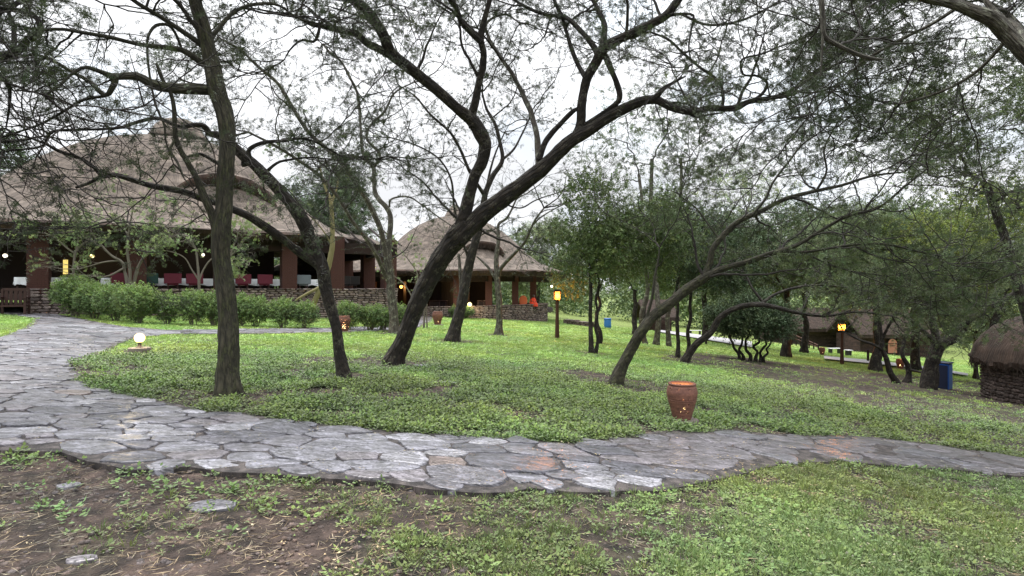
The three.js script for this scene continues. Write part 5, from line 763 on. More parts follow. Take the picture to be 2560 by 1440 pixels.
bg({ name: 'background_tree', sd: 38, label: 'dark drooping tree right behind the glossy shrub, reaching over the far lamp', base: onGround(1965, 33), H: 9, crown: [[0, 6.4, 0, 4.2, 2.3, 3], [3.8, 6.0, 0, 3.2, 2.2, 3], [-3, 5.8, 0, 2.6, 1.9, 2.5]], leafMat: M.leafDark, clumps: 130, kind: 'broad', size: 1.8, per: 36, cr: 1.1 });
bg({ name: 'background_tree', sd: 39, label: 'grey-green spreading tree above the slender leaning trees on the right', base: onGround(2190, 29), H: 8.5, crown: [[0, 6.3, 0, 3.6, 1.8, 3], [3.2, 5.9, -0.4, 2.8, 1.7, 2.6], [-2.6, 5.6, 0, 2.2, 1.6, 2.2]], leafMat: M.leafAcaciaGrey, clumps: 120, kind: 'coarse', size: 1.7, per: 40, cr: 1.05, flat: 0.4 });
bg({ name: 'background_tree', sd: 40, label: 'small bushy tree left of the stone hut, behind the blue bin', base: onGround(2440, 31), H: 6, crown: [[0, 4.0, 0, 2.4, 2.2, 2]], leafMat: M.leafPale, clumps: 30, kind: 'broad', size: 1.6, per: 30, cr: 0.9, trunkR: 0.12 });
{ // the far wood, nothing in it can be told apart
  seed(77); const by = { a: [], b: [], c: [] };
  for (let k = 0; k < 280; k++) {
    const az = rr(-1.4, 1.4), d = rr(78, 140), x = Math.sin(az) * d * 1.05, z = -Math.cos(az) * d, y = hgt(x, z), H = rr(6, 11) * (az > 0.12 ? 1.15 : 0.85), w = rr(3.5, 6.5), pick = 'abc'[Math.floor(R() * 3)];
    for (let i = 0; i < 60; i++) { const e = rdir(), q = Math.pow(R(), 0.35); by[pick].push(sprigMatrix(V(x + e.x * w * q, y + H * 0.5 + e.y * H * 0.5 * q, z + e.z * w * q), e.add(V(0, 0.3, 0)).normalize(), rr(3.2, 5.2))); }
  }
  const wood = thing('far_woodland', 'unbroken belt of far trees closing the view behind the lodges and lawn', 'woodland', V(0, 0, 0)); wood.userData.kind = 'stuff';
  for (const [k, m] of [['a', M.leafMid], ['b', M.leafPale], ['c', M.leafDark]]) instances('foliage', SP.bigleaf[0][1], m, by[k], wood, colorsOf([1, 1, 1], 0.35));
}
// ------------------------------------------------------------------ lamps and pots
function globeLamp(label, pos, s, cd, group) {
  const t = thing('globe_lamp', label, 'lamp', pos, group);
  mesh('plinth', lathe([[0.0, 0.2 * s], [0.3 * s, 0.2 * s], [0.325 * s, 0.185 * s], [0.33 * s, 0.12 * s], [0.34 * s, -0.15], [0, -0.15]], 30, 0.03), M.concrete, t);
  mesh('stem', lathe([[0.12 * s, 0.2 * s], [0.12 * s, 0.215 * s], [0.075 * s, 0.23 * s], [0.055 * s, 0.28 * s], [0.05 * s, 0.35 * s], [0.075 * s, 0.36 * s], [0.075 * s, 0.38 * s], [0, 0.38 * s]], 20), std({ color: lin(0.1, 0.075, 0.055), roughness: 0.5 }), t);
  const g = mesh('lamp_globe', new THREE.SphereGeometry(0.155 * s, 24, 16), M.glowWarm, t); g.position.y = 0.51 * s;
  lampLight(pos.clone().add(V(0, 0.51 * s, 0)), 1, 0.78, 0.45, cd, 5); return t;
}
globeLamp('glowing glass globe lamp on a round concrete plinth at the path bend', G(349, 884), 0.68, 1.3);
M.amberPane = new THREE.MeshPhysicalMaterial({ color: lin(1, 0.78, 0.45), roughness: 0.2, transmission: 1, thickness: 0, emissive: lin(0.55, 0.15, 0.008) });
function lampPost(label, pos, h, cd, group) {
  const t = thing('lamp_post', label, 'lamp post', pos, group);
  mesh('post', lathe([[0, h - 0.42], [0.085, h - 0.42], [0.09, h - 0.5], [0.075, h * 0.6], [0.095, 0.3], [0.11, -0.2], [0, -0.2]], 12, 0.16), M.postWood, t);
  const l = mesh('lantern', merged([box(0.3, 0.04, 0.3, 0, h - 0.4, 0), box(0.34, 0.05, 0.34, 0, h + 0.03, 0), box(0.24, 0.05, 0.24, 0, h + 0.075, 0), ...[[-1, -1], [1, -1], [1, 1], [-1, 1]].map(([a, b]) => box(0.03, 0.4, 0.03, a * 0.135, h - 0.19, b * 0.135))]), M.beam, t);
  const b = mesh('lamp_bulb', new THREE.SphereGeometry(0.105, 20, 14).scale(1, 1.3, 1), M.glowAmber, l); b.position.y = h - 0.2;
  for (let k = 0; k < 4; k++) { const a = k * Math.PI / 2; mesh('lamp_pane', box(0.235, 0.37, 0.008, 0, h - 0.19, 0.135).rotateY(a), M.amberPane, l); }
  lampLight(pos.clone().add(V(0, h - 0.2, 0)), 1, 0.5, 0.14, cd, 5); return t;
}
lampPost('wooden lamp post with a glowing amber lantern in front of the far lodge', G(1393, 847), 2.2, 9, 'amber lamp posts on the lawn');
lampPost('distant wooden lamp post with an amber lantern under the trees at right', G(2105, 912), 2.3, 10, 'amber lamp posts on the lawn');
function clayPot(label, pos, H, holes, glowIn, turn, sd) {
  const t = thing('clay_pot_lamp', label, 'clay pot', pos, 'pierced clay pot lamps'); t.rotation.y = turn; const s = H / 0.6;
  const prof = [[0.125, 0.0], [0.142, 0.02], [0.17, 0.14], [0.206, 0.27], [0.231, 0.38], [0.234, 0.44], [0.218, 0.51], [0.196, 0.545], [0.198, 0.555]];
  const radius = y => { for (let i = 0; i < prof.length - 1; i++) if (y <= prof[i + 1][1]) return lerp(prof[i][0], prof[i + 1][0], (y - prof[i][1]) / (prof[i + 1][1] - prof[i][1])); return 0.2; };
  // wall with round holes: a fine grid whose cells inside a hole are left out, inner and outer skins
  const NA = 150, NY = 90, pos_ = [], uv = [], idx = []; const holed = (a, y) => holes.some(([ha, hy, hr]) => { let da = a - ha; da = Math.atan2(Math.sin(da), Math.cos(da)); return Math.hypot(da * radius(y), y - hy) < hr; });
  for (const th of [0, -0.018]) for (let j = 0; j <= NY; j++) for (let i = 0; i <= NA; i++) { const y = j / NY * 0.555, a = i / NA * 6.28319, rid = th ? 0 : 0.0025 * Math.max(0, Math.sin(y * 95)) * (y > 0.1 && y < 0.45 ? 1 : 0), r = radius(y) + th + rid; pos_.push(Math.sin(a) * r * s, y * s, Math.cos(a) * r * s); uv.push(i / NA * 3, y * 2); }
  const w = NA + 1, per = (NY + 1) * w; for (let j = 0; j < NY; j++) for (let i = 0; i < NA; i++) { if (holed((i + 0.5) / NA * 6.28319, (j + 0.5) / NY * 0.555)) { for (const [p, q] of [[j * w + i, j * w + i + 1], [(j + 1) * w + i, (j + 1) * w + i + 1], [j * w + i, (j + 1) * w + i], [j * w + i + 1, (j + 1) * w + i + 1]]) idx.push(p, q, p + per, q, q + per, p + per); continue; } const a = j * w + i; idx.push(a, a + 1, a + w, a + 1, a + w + 1, a + w, a + per, a + w + per, a + 1 + per, a + 1 + per, a + w + per, a + w + 1 + per); }
  const g = new THREE.BufferGeometry(); g.setAttribute('position', new THREE.Float32BufferAttribute(pos_, 3)); g.setAttribute('uv', new THREE.Float32BufferAttribute(uv, 2)); g.setIndex(idx); const gn = g.toNonIndexed(); g.computeVertexNormals();
  const y0 = 0.06; const body = mesh('pot_body', g, M.clay, t); body.position.y = y0;
  const rim = mesh('rim', new THREE.TorusGeometry(0.196 * s, 0.017 * s, 10, 48).rotateX(Math.PI / 2), M.clay, t); rim.position.y = y0 + 0.556 * s;
  mesh('band', new THREE.TorusGeometry(0.217 * s, 0.007 * s, 6, 48).rotateX(Math.PI / 2), M.clay, t).position.y = y0 + 0.315 * s;
  mesh('base_slab', lathe([[0, 0.065], [0.24 * s, 0.065], [0.265 * s, 0.05], [0.275 * s, -0.1], [0, -0.1]], 12, 0.2), M.concrete, t);
  if (glowIn) { const b = mesh('lamp_bulb', new THREE.SphereGeometry(0.085 * s, 16, 12), M.glowWarm, t); b.position.y = y0 + 0.17 * s; lampLight(pos.clone().add(V(0, y0 + 0.17 * s, 0)), 1, 0.72, 0.36, glowIn, 2.5); }
  return t;
}
const ringHoles = []; for (let k = 0; k < 9; k++) { ringHoles.push([k * 0.698 + 0.1, 0.5, 0.011]); }
const scatter = (n, r, sd) => { seed(sd); const out = []; for (let k = 0; k < n; k++) out.push([rr(0, 6.283), rr(0.1, 0.42), rr(r * 0.7, r)]); return out; };
clayPot('large pierced terracotta pot on a stone slab beside the path, right foreground', G(1705, 1058), 0.575, [...ringHoles, [-0.2, 0.21, 0.02], [0.12, 0.135, 0.02], [0.1, 0.27, 0.013], [-0.3, 0.345, 0.011], [0.45, 0.2, 0.008], [-0.5, 0.15, 0.01], [0.05, 0.35, 0.01], ...scatter(9, 0.013, 5).map(h => [2 + h[0] * 0.4, h[1], h[2]])], 1.1, 0.1, 1);
{ const holes = []; for (let r = 0; r < 5; r++) for (let k = 0; k < 11; k++) holes.push([k * 0.571 + (r % 2) * 0.285, 0.13 + r * 0.075, r === 4 ? 0.022 : 0.033]); clayPot('glowing terracotta pot full of holes behind the second trunk, at the hedge path', G(860, 832), 0.62, holes, 3.2, 1.6, 2); }
clayPot('brown terracotta pot with two lit holes near the far lodge wall', G(1094, 814), 0.72, [...ringHoles, [0.25, 0.2, 0.033], [-0.1, 0.14, 0.03]], 1.2, 0.5, 3);
clayPot('small round pot glowing beside the handrail, far right', G(2055, 889), 0.55, [[0, 0.2, 0.06], [0.7, 0.2, 0.04]], 1.5, 0, 4);
clayPot('small round pot glowing between the slender trees, far right', G(2251, 924), 0.6, [[0.1, 0.2, 0.06], [-0.7, 0.22, 0.04]], 1.5, 0, 5);
globeLamp('glowing globe lamp against the curved wall of the far lodge', onGround(1174, 40.6).add(V(0, 0.55, 0)), 1.0, 5);
// ------------------------------------------------------------------ on the terraces
const fAng = Math.atan2(-LU[1], LU[0]);
const terr = (px, s, y = FLOOR) => { const q = rayLine(px, lp(0, s), LU); return V(q[0], y, q[1]); };
function clothTable(label, px, s, w, d = 1.0) {
  const t = thing('dining_table', label, 'table', terr(px, s)); t.rotation.y = fAng;
  mesh('tabletop', box(w, 0.04, d, 0, 0.73, 0), M.darkWood, t);
  for (const [a, b] of [[-1, -1], [1, -1], [1, 1], [-1, 1]]) mesh('leg', box(0.07, 0.71, 0.07, a * (w / 2 - 0.08), 0.355, b * (d / 2 - 0.08)), M.darkWood, t);
  const n = 60, pos = [], idx = [], uv = []; const per = 2 * (w + d) + 0.4; // cloth: top, then folds hanging down
  const edge = (f) => { const L = f * 2 * (w + d); if (L < w) return [-w / 2 + L, d / 2, 0, 1]; if (L < w + d) return [w / 2, d / 2 - (L - w), 1, 0]; if (L < 2 * w + d) return [w / 2 - (L - w - d), -d / 2, 0, -1]; return [-w / 2, -d / 2 + (L - 2 * w - d), -1, 0]; };
  const rows = [[0, 0.757], [0.02, 0.745], [0.035, 0.6], [0.05, 0.4]]; rows.forEach(([o, y], r) => { for (let i = 0; i <= n; i++) { const [x, z, nx, nz] = edge((i % n) / n), f = o + (r > 1 ? 0.025 * Math.sin(i * 1.9) * (r - 1) : 0); pos.push(x + nx * f + 0.02 * Math.sign(x), y + (r === 3 ? 0.03 * Math.sin(i * 0.9) : 0), z + nz * f + 0.02 * Math.sign(z)); uv.push(i / 10, y); } });
  const w1 = n + 1; for (let r = 0; r < 3; r++) for (let i = 0; i < n; i++) { const a = r * w1 + i; idx.push(a, a + w1, a + 1, a + 1, a + w1, a + w1 + 1); } const c = pos.length / 3; pos.push(0, 0.757, 0); uv.push(0, 0); for (let i = 0; i < n; i++) idx.push(c, i, i + 1);
  const g = new THREE.BufferGeometry(); g.setAttribute('position', new THREE.Float32BufferAttribute(pos, 3)); g.setAttribute('uv', new THREE.Float32BufferAttribute(uv, 2)); g.setIndex(idx); g.computeVertexNormals();
  const k = mesh('tablecloth', g, M.white); k.position.copy(t.position); k.rotation.y = fAng; tag(k, label.replace(/^.*? table/, 'white cloth over the table'), 'tablecloth'); return t;
}
function diningChair(label, px, s, mat, group, turn = 0, y = FLOOR) {
  const t = thing('dining_chair', label, 'chair', terr(px, s, y), group); t.rotation.y = fAng + turn;
  mesh('seat', box(0.5, 0.08, 0.48, 0, 0.45, 0), mat, t); const b = bevelBox(0.78, 0.52, 0.09, 0.02); b.translate(0, 0.74, 0.26); mesh('backrest', b, mat, t);
  for (const [a, c] of [[-1, -1], [1, -1], [1, 1], [-1, 1]]) mesh('leg', box(0.05, 0.42, 0.05, a * 0.21, 0.21, c * 0.2), M.darkWood, t); return t;
}
clothTable('white-clothed table behind the leftmost brick pillar', 112, -8.1, 2.0);
clothTable('white-clothed table behind the bushy pillar tree, second from the left', 338, -8.0, 2.7);
clothTable('white-clothed table left of the mossy trunk', 466, -8.0, 2.8);
clothTable('white-clothed table right of the mossy trunk', 634, -8.0, 2.7);
clothTable('white-clothed table between the two right brick pillars', 776, -8.0, 1.5);
const MG = 'maroon dining chairs along the terrace';
diningChair('maroon dining chair at the left end of the row, beside the white cloth', 301, -8.72, M.maroon, MG);
diningChair('dark green dining chair among the maroon ones', 373, -8.72, M.greenCloth, 'dark chairs on the terrace');
diningChair('maroon dining chair right of the dark green one', 432, -8.72, M.maroon, MG);
diningChair('maroon dining chair behind the Y-shaped sapling', 486, -8.72, M.maroon, MG);
diningChair('maroon dining chair just right of the mossy trunk', 607, -8.72, M.maroon, MG);
diningChair('maroon dining chair rightmost of its row, before the brick pillar', 661, -8.72, M.maroon, MG);
diningChair('grey covered chair left of the second trunk, right of a brick pillar', 757, -8.72, M.slateCloth, 'dark chairs on the terrace');
diningChair('black chair near the end pillar of the near lodge, left one of two', 857, -7.2, M.black, 'dark chairs on the terrace');
diningChair('black chair near the end pillar of the near lodge, right one of two', 881, -6.6, M.black, 'dark chairs on the terrace');
{ const g = lathe([[0.0, 0.22], [0.02, 0.2], [0.08, 0.1], [0.13, 0.01], [0.12, 0]], 12); let n = 0; const where = ['second table, left', 'second table, right', 'table left of the mossy trunk, left', 'table left of the mossy trunk, right', 'table right of the mossy trunk, left', 'table right of the mossy trunk, middle', 'table right of the mossy trunk, right'];
  for (const px of [307, 369, 428, 483, 604, 653, 672]) { const k = mesh('folded_napkin', g, M.white); const q = terr(px, -8.0, FLOOR + 0.76); k.position.copy(q); k.scale.set(1, rr(0.8, 1.2), 1); tag(k, `folded white napkin standing on the ${where[n++]} place`, 'napkin', 'folded napkins on the tables'); } }
{ // wooden armchair at the entrance
  const p = onGround(34, 24.6); const t = thing('wooden_armchair', 'dark red wooden armchair with slats at the lodge entrance, left edge', 'armchair', p); t.rotation.y = 0.5;
  mesh('seat', box(0.9, 0.08, 0.7, 0, 0.42, 0), M.darkWood, t); for (const [a, b, h] of [[-1, 1, 0.75], [1, 1, 0.75], [-1, -1, 1.15], [1, -1, 1.15]]) mesh('leg', box(0.09, h, 0.09, a * 0.45, h / 2, b * 0.33), M.darkWood, t);
  for (let i = 0; i < 5; i++) mesh('slat', box(0.12, 0.62, 0.03, -0.32 + i * 0.16, 0.78, -0.33), M.darkWood, t); mesh('top_rail', box(0.9, 0.12, 0.05, 0, 1.13, -0.33), M.darkWood, t); for (const a of [-1, 1]) mesh('armrest', box(0.12, 0.05, 0.8, a * 0.45, 0.77, 0.02), M.darkWood, t); for (const y of [0.2, 0.58]) mesh('side_rail', box(0.05, 0.06, 0.6, 0.45, y, 0), M.darkWood, t);
}
function hangingLamp(label, pos, r, mat, cd, col, group) { const t = thing('terrace_lamp', label, 'lamp', pos, group); mesh('lamp_globe', new THREE.SphereGeometry(r, 16, 12), mat, t); mesh('holder', lathe([[0, r + 0.12], [0.03, r + 0.12], [0.05, r * 0.8], [0, r * 0.8]], 10), M.black, t); mesh('cord', new THREE.CylinderGeometry(0.012, 0.012, 1.3, 5).translate(0, r + 0.7, 0), M.black, t); lampLight(pos, ...col, cd, 3); return t; }
hangingLamp('pale yellow globe lamp hanging inside the near lodge, left of the sapling', P(230, 640, 31), 0.1, M.glowYellow, 0.8, [1, 0.8, 0.45]);
hangingLamp('yellow lamp beside the sapling stems inside the near lodge', P(350, 641, 32), 0.1, M.glowYellow, 0.8, [1, 0.8, 0.45]);
hangingLamp('white lamp inside the near lodge, left of the mossy trunk', P(508, 637, 34), 0.08, M.glowWhite, 0.5, [1, 0.9, 0.75]);
hangingLamp('white lamp in the doorway at the left edge', P(13, 639, 27), 0.09, M.glowWhite, 0.6, [1, 0.95, 0.85]);
const WG = 'wall lamps inside the far lodge';
hangingLamp('warm lamp inside the far lodge between its trunk-framed pillars, left of two', P(1170, 718, 44.8), 0.13, M.glowWarm, 3.2, [1, 0.6, 0.25], WG);
hangingLamp('warm lamp beside a pillar of the far lodge, right of two', P(1225, 718, 44.8), 0.13, M.glowWarm, 3.2, [1, 0.6, 0.25], WG);
hangingLamp('orange lamp at the left end of the far lodge', P(1003, 717, 47.5), 0.13, M.glowAmber, 2.6, [1, 0.5, 0.15], WG);
hangingLamp('small white lamp at the right end pillar of the far lodge', P(1379, 716, 45), 0.1, M.glowWhite, 1, [1, 0.85, 0.6], WG);
{ // notice in the near lodge
  const q = terr(164, -3.0, 2.35), t = thing('lit_niche', 'narrow yellow lit niche on the back wall of the near lodge', 'wall niche', q); t.rotation.y = fAng; mesh('frame', merged([box(0.06, 0.85, 0.1, -0.14, 0.4, 0), box(0.06, 0.85, 0.1, 0.14, 0.4, 0), box(0.34, 0.06, 0.1, 0, 0.84, 0), box(0.34, 0.06, 0.1, 0, -0.02, 0)]), M.darkWood, t); mesh('lit_window_pane', box(0.22, 0.8, 0.03, 0, 0.41, 0), glow(0.55, 0.42, 0.12), t);
}
// far lodge terrace furniture
function farChair(label, pos, mat, turn) { const t = thing('lounge_chair', label, 'chair', pos); t.rotation.y = turn; mesh('seat', bevelBox(0.6, 0.14, 0.6, 0.03).translate(0, 0.42, 0), mat, t); const s = new THREE.Shape(); s.moveTo(-0.2, 0); s.lineTo(0.2, 0); s.bezierCurveTo(0.34, 0.3, 0.34, 0.75, 0, 0.78); s.bezierCurveTo(-0.34, 0.75, -0.34, 0.3, -0.2, 0); const g = new THREE.ExtrudeGeometry(s, { depth: 0.1, bevelEnabled: true, bevelSize: 0.05, bevelThickness: 0.05, bevelSegments: 3 }); g.translate(0, 0.4, 0.24); mesh('backrest', g, mat, t); for (const [a, b] of [[-1, -1], [1, -1], [1, 1], [-1, 1]]) mesh('leg', box(0.05, 0.36, 0.05, a * 0.25, 0.18, b * 0.25), M.darkWood, t); return t; }
const fpos = (px, d) => { const q = P(px, 720, d); q.y = FF; return q; };
farChair('orange rounded chair back above the curved wall of the far lodge', fpos(1307, 44.6), std({ color: lin(0.55, 0.13, 0.05), bumpMap: T.cloth, bumpScale: 0.004 }), 0.1).scale.setScalar(0.92);
function cafeTable(label, pos, w) { const t = thing('terrace_table', label, 'table', pos); mesh('tabletop', bevelBox(w, 0.06, 0.9, 0.02).translate(0, 0.74, 0), M.darkWood, t); mesh('side_panel', box(w * 0.92, 0.5, 0.04, 0, 0.46, 0.36), std({ color: lin(0.12, 0.1, 0.09), map: T.wood }), t); for (const [a, b] of [[-1, -1], [1, -1], [1, 1], [-1, 1]]) mesh('leg', box(0.07, 0.72, 0.07, a * (w / 2 - 0.08), 0.36, b * 0.36), M.darkWood, t); }
cafeTable('grey panelled table behind the far lodge wall, left of its first pillar', fpos(1088, 43.5), 0.9);
cafeTable('grey panelled table behind the far lodge wall, close to the leaning trunk', fpos(1107, 43.6), 0.7);
cafeTable('small panelled table left of the lamp-lit pillar of the far lodge', fpos(1203, 43), 0.6);
// ------------------------------------------------------------------ the person in the red wrap
{
  const base = fpos(1331, 44.9); const t = thing('person', 'person in a red-orange wrap sitting hunched behind the curved wall', 'person', base); t.rotation.y = 0.5; t.scale.setScalar(0.9);
  const J = { hip: [0, 0.5, -0.02, 0.15], waist: [0, 0.72, 0.02, 0.13], chest: [0, 0.92, 0.09, 0.15], neck: [0, 1.08, 0.17, 0.055], head: [0, 1.2, 0.22, 0.095], chin: [0, 1.13, 0.28, 0.06] };
  const bones = [['hip', 'waist'], ['waist', 'chest'], ['chest', 'neck'], ['neck', 'head'], ['head', 'chin']].map(([a, b]) => [J[a], J[b]]);
  for (const s of [-1, 1]) { bones.push([[0.09 * s, 0.5, 0.02, 0.09], [0.13 * s, 0.53, 0.42, 0.065]], [[0.13 * s, 0.53, 0.42, 0.062], [0.12 * s, 0.1, 0.42, 0.04]], [[0.12 * s, 0.06, 0.42, 0.038], [0.13 * s, 0.04, 0.58, 0.03]], [[0.15 * s, 1.0, 0.1, 0.06], [0.24 * s, 0.76, 0.2, 0.045]], [[0.24 * s, 0.76, 0.2, 0.043], [0.1 * s, 0.7, 0.4, 0.03]]); for (let f = 0; f < 5; f++) bones.push([[0.1 * s + (f - 2) * 0.016, 0.7, 0.4, 0.011], [0.07 * s + (f - 2) * 0.02, 0.66 - 0.01 * f, 0.47, 0.008]]); }
  const N = 64, S = 0.75, C = [0, 0.66, 0.2]; const mc = new MarchingCubes(N, M.clay, false, false, 60000); mc.isolation = 0;
  const seg = (p, a, b) => { const ba = [b[0] - a[0], b[1] - a[1], b[2] - a[2]], pa = [p[0] - a[0], p[1] - a[1], p[2] - a[2]], h = clamp((pa[0] * ba[0] + pa[1] * ba[1] + pa[2] * ba[2]) / (ba[0] ** 2 + ba[1] ** 2 + ba[2] ** 2 + 1e-9)); return Math.hypot(pa[0] - ba[0] * h, pa[1] - ba[1] * h, pa[2] - ba[2] * h) - lerp(a[3], b[3], h); };
  for (let k = 0; k < N; k++) for (let j = 0; j < N; j++) for (let i = 0; i < N; i++) { const p = [C[0] + (i / N * 2 - 1) * S, C[1] + (j / N * 2 - 1) * S, C[2] + (k / N * 2 - 1) * S]; let d = 9; for (const [a, b] of bones) { const e = seg(p, a, b), h = clamp(0.5 + 0.5 * (d - e) / 0.04); d = lerp(d, e, h) - 0.04 * h * (1 - h); } mc.field[k * N * N + j * N + i] = -d; }
  mc.update(); const n = mc.count, pa = new Float32Array(n * 3), na = new Float32Array(n * 3); for (let i = 0; i < n * 3; i++) { pa[i] = C[i % 3] + mc.positionArray[i] * S; na[i] = mc.normalArray[i]; }
  const g = new THREE.BufferGeometry(); g.setAttribute('position', new THREE.BufferAttribute(pa, 3)); g.setAttribute('normal', new THREE.BufferAttribute(na, 3)); mesh('body', g, std({ color: lin(0.045, 0.026, 0.018), roughness: 0.7 }), t);
  // wrap: cloth hung from the shoulders down over the lap
  const pos = [], idx = [], A = 40, rows = [[1.06, 0.075, 0.16], [1.02, 0.17, 0.12], [0.94, 0.235, 0.1], [0.8, 0.27, 0.1], [0.66, 0.28, 0.13], [0.56, 0.31, 0.2], [0.42, 0.33, 0.22], [0.3, 0.34, 0.22]];
  rows.forEach(([y, r, zc], q) => { for (let i = 0; i <= A; i++) { const a = i / A * 6.2832, f = 1 + 0.07 * Math.sin(i % A * 1.9 + q) * Math.min(1, q / 3), ez = q > 3 ? 1.25 : 0.85; pos.push(Math.sin(a) * r * f, y + 0.012 * Math.sin(i % A * 2.3), zc + Math.cos(a) * r * f * ez); } });
  for (let q = 0; q < rows.length - 1; q++) for (let i = 0; i < A; i++) { const a = q * (A + 1) + i; idx.push(a, a + A + 1, a + 1, a + 1, a + A + 1, a + A + 2); }
  const wg = new THREE.BufferGeometry(); wg.setAttribute('position', new THREE.Float32BufferAttribute(pos, 3)); wg.setIndex(idx); wg.computeVertexNormals(); mesh('wrap', wg, std({ color: lin(0.62, 0.06, 0.025), side: 2 }), t);
  const hr = new THREE.SphereGeometry(0.104, 18, 12, 0, 6.2832, 0, 1.75).scale(1, 1.05, 1.08); hr.translate(0, 1.215, 0.205); mesh('hair', hr, M.black, t);
  const st = thing('stool', 'low wooden stool under the person in the red wrap', 'stool', base.clone()); st.rotation.y = 0.5; mesh('seat', lathe([[0, 0.42], [0.2, 0.42], [0.21, 0.39], [0, 0.37]], 18), M.darkWood, st); for (let k = 0; k < 3; k++) mesh('leg', new THREE.CylinderGeometry(0.02, 0.025, 0.4, 7).translate(Math.sin(k * 2.09) * 0.14, 0.2, Math.cos(k * 2.09) * 0.14), M.darkWood, st);
}
// ------------------------------------------------------------------ bins and small far things
{
  const p = G(2360, 972); const t = thing('tall_bin', 'tall blue rectangular bin beside the thick trunk, with one dark side', 'bin', p); t.rotation.y = 0.62; t.scale.setScalar(0.87);
  mesh('body', bevelBox(0.52, 1.14, 0.5, 0.03).translate(0, 0.57, 0), M.blue, t); mesh('lid', bevelBox(0.56, 0.07, 0.56, 0.02).translate(0, 1.19, 0.01), M.navy, t); mesh('side_panel', box(0.02, 1.05, 0.44, -0.268, 0.56, 0), M.navy, t); mesh('foot', box(0.5, 0.08, 0.46, 0, -0.02, 0), M.black, t);
}
{ const p = onGround(1519, 48); const t = thing('barrel_bin', 'small bright blue barrel bin in the distance between the dark trunks', 'bin', p); mesh('body', lathe([[0, 0.8], [0.3, 0.8], [0.31, 0.76], [0.29, 0.55], [0.31, 0.5], [0.29, 0.3], [0.31, 0.25], [0.29, 0], [0, 0]], 20), std({ color: lin(0.04, 0.2, 0.6), roughness: 0.5 }), t); mesh('lid', lathe([[0, 0.86], [0.31, 0.85], [0.33, 0.8], [0, 0.8]], 20), M.blue, t); }
{ // handrail down the steps
  const a = onGround(1980, 54), b = onGround(2046, 50); const t = thing('handrail', 'sloping wooden handrail on short posts in front of the brown cottage', 'handrail', a.clone());
  const N = 6; for (let i = 0; i <= N; i++) { const p = a.clone().lerp(b, i / N); p.y = hgt(p.x, p.z); mesh('post', new THREE.CylinderGeometry(0.06, 0.06, lerp(1.2, 0.55, i / N), 7).translate(p.x - a.x, p.y - a.y + lerp(0.6, 0.27, i / N), p.z - a.z), M.beam, t); }
  for (const h of [1.0, 0.65]) { const A = V(0, h + 0.15, 0), B = b.clone().sub(a).add(V(0, h * 0.45, 0)), d = B.clone().sub(A), g = new THREE.CylinderGeometry(0.055, 0.055, d.length(), 7); g.applyQuaternion(new THREE.Quaternion().setFromUnitVectors(UPY, d.clone().normalize())); const m = A.add(B).multiplyScalar(0.5); g.translate(m.x, m.y, m.z); mesh('rail', g, M.postWood, t); }
}
function bench(label, px, d, w, turn, group) { const p = onGround(px, d), t = thing('white_bench', label, 'bench', p, group); t.rotation.y = turn; for (const z of [-0.14, 0.14]) mesh('seat_board', bevelBox(w, 0.05, 0.2, 0.015).translate(0, 0.46, z), std({ color: lin(0.5, 0.5, 0.5) }), t); for (const s of [-1, 1]) mesh('support', box(0.1, 0.44, 0.36, s * (w / 2 - 0.15), 0.22, 0), M.black, t); }
bench('white-topped bench left of the far amber lamp post', 2087, 46, 1.1, 0.15, 'white-topped benches in the distance'); bench('white-topped bench right of the far amber lamp post', 2121, 45, 0.5, 0.15, 'white-topped benches in the distance'); bench('white-topped bench seen between the twin stems and the curved trunk', 1738, 56, 1.2, 0, 'white-topped benches in the distance');
{ // short marker posts
  const PG = 'short dark posts along the far road'; const labels = ['short dark post between the twin stems and the shrub', 'short dark post left of the leaning slender tree']; [[1765, 862, 0.9], [2170, 908, 0.9]].forEach(([x, y, h], i) => { const p = G(x, y); const t = mesh('marker_post', lathe([[0, h], [0.06, h], [0.075, h - 0.05], [0.075, -0.1], [0, -0.1]], 10), M.beam); t.position.copy(p); tag(t, labels[i], 'post', PG); }); }
{ // far pale road strip
  const mk = (px) => px.map(([x, y]) => G(x, y)); const up = mk([[1640, 826], [1760, 842], [1880, 858]]), lo = mk([[1640, 832], [1760, 853], [1880, 873]]); const up2 = mk([[2060, 895], [2200, 908], [2330, 924], [2420, 940]]), lo2 = mk([[2060, 903], [2200, 917], [2330, 931], [2420, 946]]);
  for (const [u, l] of [[up, lo], [up2, lo2]]) { const pos = [], idx = []; const n = 24; for (let i = 0; i <= n; i++) for (const c of [u, l]) { const f = i / n * (c.length - 1), k = Math.min(c.length - 2, Math.floor(f)), p = c[k].clone().lerp(c[k + 1], f - k); pos.push(p.x, hgt(p.x, p.z) + 0.16, p.z); } for (let i = 0; i < n; i++) idx.push(i * 2, i * 2 + 1, i * 2 + 2, i * 2 + 1, i * 2 + 3, i * 2 + 2); const g = new THREE.BufferGeometry(); g.setAttribute('position', new THREE.Float32BufferAttribute(pos, 3)); g.setIndex(idx); g.computeVertexNormals(); structure('road', g, std({ color: lin(0.34, 0.33, 0.34), bumpMap: T.fine, side: 2 })); }
}
